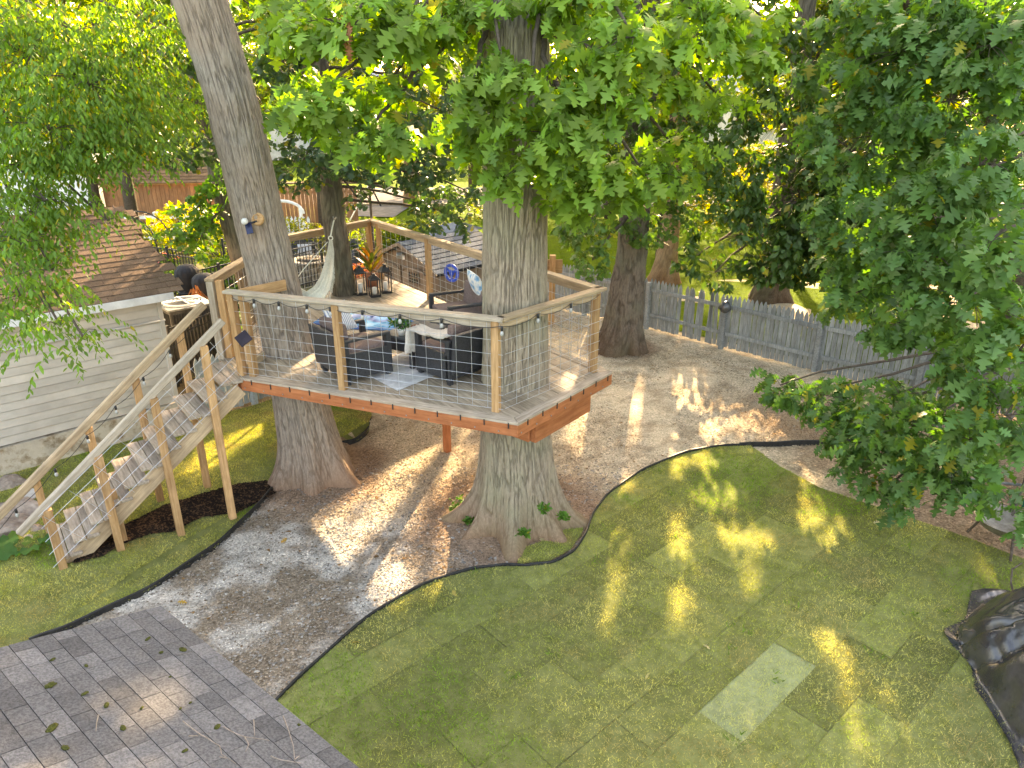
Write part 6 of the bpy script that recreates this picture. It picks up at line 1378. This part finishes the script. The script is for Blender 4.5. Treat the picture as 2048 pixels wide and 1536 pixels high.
# ------------------------------------------------------------------ rocks and squash at the foot of the stairs
def rock(c, r, label=None, seed=0, sq=(1,1,.6), m=None):
    bm = bmesh.new(); bmesh.ops.create_icosphere(bm, subdivisions=3, radius=1); random.seed(seed)
    cuts = [(Vector((random.gauss(0,1),random.gauss(0,1),random.gauss(0,1))).normalized(), random.uniform(.55,.85)) for _ in range(9)]
    for v in bm.verts:
        for nn, d in cuts:
            k = v.co.dot(nn)
            if k > d: v.co -= nn*(k-d)
        v.co += v.co.normalized()*.03*sin(v.co.x*9+seed)*cos(v.co.y*8); v.co = Vector((v.co.x*sq[0],v.co.y*sq[1],v.co.z*sq[2]))*r
    me = bpy.data.meshes.new('rock'); bm.to_mesh(me); bm.free(); me.materials.append(m or MT['stone']); o = obj('rock', me, None, Matrix.Translation(c) @ Matrix.Rotation(seed*1.3,4,'Z'))
    tag(o, label, 'rock', 'rocks piled at the foot of the stairs')
lst = [((20,975),.26,'flat reddish rock at the picture edge under the far handrail'),((62,1000),.22,'white-topped pale rock near the garage foundation'),((45,1030),.30,'large reddish rock in the middle of the pile'),((25,1060),.27,'broad brown rock at the left above the squash leaves'),((75,1065),.17,'small brown rock beside the lowest stair post'),((90,1035),.16,'round brown rock right behind the lowest inner post'),((5,1020),.22,'dark rock half outside the left edge'),((10,1115),.14,'small reddish rock left below the squash plant'),((55,1085),.15,'dark low rock directly above the squash leaves')]
pale = mk('pale_rock',(.42,.37,.33),(.62,.57,.52),7,.9,.6,25)
for i,(px,r,lb) in enumerate(lst): g = at(*px,.1); rock((g[0],g[1],.06+r*.25), r, lb, 100+i*3, m=pale if i == 1 else None)
g = at(30,1105,.1); e = empty('squash_plant', (g[0],g[1],.05), 'squash plant with broad green leaves at the left edge below the rocks', 'plant')
for k in range(9):
    a = k*2.4; r = .16+.035*k; q = Vector((g[0]+r*cos(a),g[1]+r*sin(a)*.8,.16+.04*(k % 3))); n = 12; V = [(0,0,0)]+[((.13+.025*(j % 3 == 0))*cos(2*pi*j/n),(.13+.02*(j % 2))*sin(2*pi*j/n),.02-.05*(j % 2)) for j in range(n)]
    F = [(0,1+j,1+(j+1) % n) for j in range(n)]; obj('leaf', npmesh('leaf', np.array(V), np.array(F), LM['oak'], np.tile((.06,.17,.04) if k % 3 else (.13,.24,.04),(n+1,1))), e, Matrix.Translation(q) @ Euler((random.uniform(-.5,.3),random.uniform(-.3,.3),a)).to_matrix().to_4x4())
    b = MB(); b.tube([(g[0],g[1],.03),(g[0]+r*.5*cos(a),g[1]+r*.4*sin(a),.14),tuple(q)],.008,5); b.build('stalk', mk('squash_stalk',(.16,.24,.06)) if k == 0 else bpy.data.materials['squash_stalk'], e)
# ivy tufts at the foot of the big oak
def tuft(u, v, r, label, Y=None, L=.055, n=26):
    c = at(u,v,.05) if Y is None else aty(u,v,Y); t = empty('ivy_tuft', c, label, 'plant', 'green tufts at the foot of the big oak'); P,R,S = rosettes(ell(c,(r,r,r*.6),n,.2),5,L,(-.8,.5)); foliage(t,'ovals',LM['oak'],[(P,R,S,leafcols(len(P),(.08,.20,.03),.3,.05))],0,cull=0)
tuft(918,1008,.15,'largest green tuft, left of the big oak roots',n=40); tuft(1049,1066,.06,'green tuft between the two front roots of the big oak',7.55); tuft(1088,1017,.055,'green tuft on the bark of the right front root',7.68); tuft(1126,1033,.05,'green tuft low between the right-hand roots',7.8); tuft(938,1041,.05,'small green tuft left of the front root')
# ------------------------------------------------------------------ right edge: tarp heap, bowl, green sheet
N_ = 170; xs = np.linspace(-1,1,N_); ux_, vy_ = np.meshgrid(xs, xs)
cx, cy = 5.95, 4.75; Rr = np.hypot(ux_, vy_); an = np.arctan2(vy_, ux_)
X = cx+ux_*1.55+.10*np.sin(an*5)*Rr; Y = cy+vy_*2.05+.08*np.cos(an*7)*Rr
base = np.clip(1-Rr**2.4*(1+.12*np.sin(an*4+1)),0,1)**.75
r1 = np.abs(fbm(ux_*2.6+4, vy_*2.0, 3, 77)-.5)*2; r2 = np.abs(fbm(ux_*6+an, vy_*5, 3, 83)-.5)*2; r3 = np.abs(np.sin(an*7+Rr*2+7*fbm(ux_*1.5,vy_*1.5,3,91)))
Z = base*1.25*(.88+.24*fbm(ux_*1.6,vy_*1.6,3,70))-.12*(1-r1)**5*(base > .02)-.02*(1-r2)**3-.15*(1-r3)**1.5*sstep(.12,.7,Rr)*(base > .01)-.03*(1-np.abs(fbm(ux_*14,vy_*12,2,97)-.5)*2)**6
Z = np.where(Rr > 1.0, .03+.03*(1-r3), np.maximum(Z,.035)); keep = Rr < 1.05+.04*np.sin(an*11)
idx = np.arange(N_*N_).reshape(N_,N_); Fq = np.stack([idx[:-1,:-1],idx[:-1,1:],idx[1:,1:],idx[1:,:-1]],-1).reshape(-1,4); kq = keep.ravel()[Fq].all(1)
o = obj('tarp_heap', npmesh('tarp_heap', np.column_stack([X.ravel(),Y.ravel(),Z.ravel()]), Fq[kq], MT['tarp'], None, True)); tag(o, 'crumpled shiny black plastic sheet covering a heap at the right edge', 'tarp')
b = MB(); q0 = Vector(at(2030,1200,.3)); b.tube([q0+Vector((.0,0,0)),q0+Vector((-.02,.1,.15)),q0+Vector((.05,.22,.24)),q0+Vector((.2,.3,.26))],.010,6); o = b.build('bent_rod', MT['rust']); tag(o, 'thin bent rod sticking up behind the black plastic heap', 'rod')
g = at(2015,1050,.3); e = empty('fire_bowl', (g[0],g[1],0), 'old grey metal fire bowl on legs on the bare soil at the right edge', 'fire bowl')
b = MB(); b.lathe([(.16,.20),(.30,.27),(.37,.38),(.385,.39),(.36,.375),(.28,.28),(.02,.235)],(g[0],g[1],0),32); b.build('bowl', mk('weathered_bowl',(.14,.12,.09),(.27,.24,.19),8,.8,.3), e, smooth=True)
for k in range(3): a = k*2.09-1.9; b = MB(); b.tube([(g[0]+.28*cos(a),g[1]+.28*sin(a),.27),(g[0]+.40*cos(a),g[1]+.40*sin(a),0)],.016,6); b.build('leg', MT['rust'], e)
g = at(2046,985,.2); e = empty('green_panel', (g[0]+.15,g[1],0), 'upright green ribbed metal panel at the right edge behind the fire bowl', 'panel')
b = MB(); b.box((g[0]+.30,g[1],.42),(.60,.03,.84),.2); b.build('sheet', MT['teal'], e)
for k in range(8): b = MB(); b.box((g[0]+.02+.08*k,g[1]-.022+.016*k-.03,.42),(.028,.02,.83),.2); b.build('rib', MT['teal'], e)
b = MB(); g = at(1980,958,.1); b.tube([(g[0]-1.0,g[1]+.25,.05),(g[0]+.7,g[1]-.2,.07)],.022,7); o = b.build('rusty_pipe', MT['steel']); tag(o, 'grey pipe lying on dark soil left of the green panel', 'pipe')
random.seed(5)
for k,(u,v,c) in enumerate([(354,1204,(.45,.27,.06)),(1080,1082,(.5,.4,.25)),(1420,1300,(.5,.45,.3)),(720,1285,(.5,.35,.12)),(1300,1345,(.45,.4,.25)),(905,1180,(.45,.35,.12)),(1745,1045,(.45,.4,.3)),(560,1085,(.42,.25,.08))]):
    g = at(u,v,.035); V,T = TPL['oak']; Rm = frames(np.array([[cos(k),sin(k),.1]]), np.array([.2*k]))[0]
    o = obj('fallen_leaf', npmesh('fallen_leaf', V@Rm.T*.11+np.array(g), T, LM['oak'], np.tile(c,(len(V),1)))); tag(o, ['yellow fallen leaf on grey gravel above the grey roof','pale fallen leaf on grass right of the big oak roots','pale fallen leaf on the lawn in the lower middle','yellow fallen leaf on the lawn right of the grey roof','tan fallen leaf on the lawn left of the pale turf piece','yellow fallen leaf near the wavy edging','tan fallen leaf at the lawn edge beside bare soil','brown fallen leaf on the gravel path'][k], 'leaf')
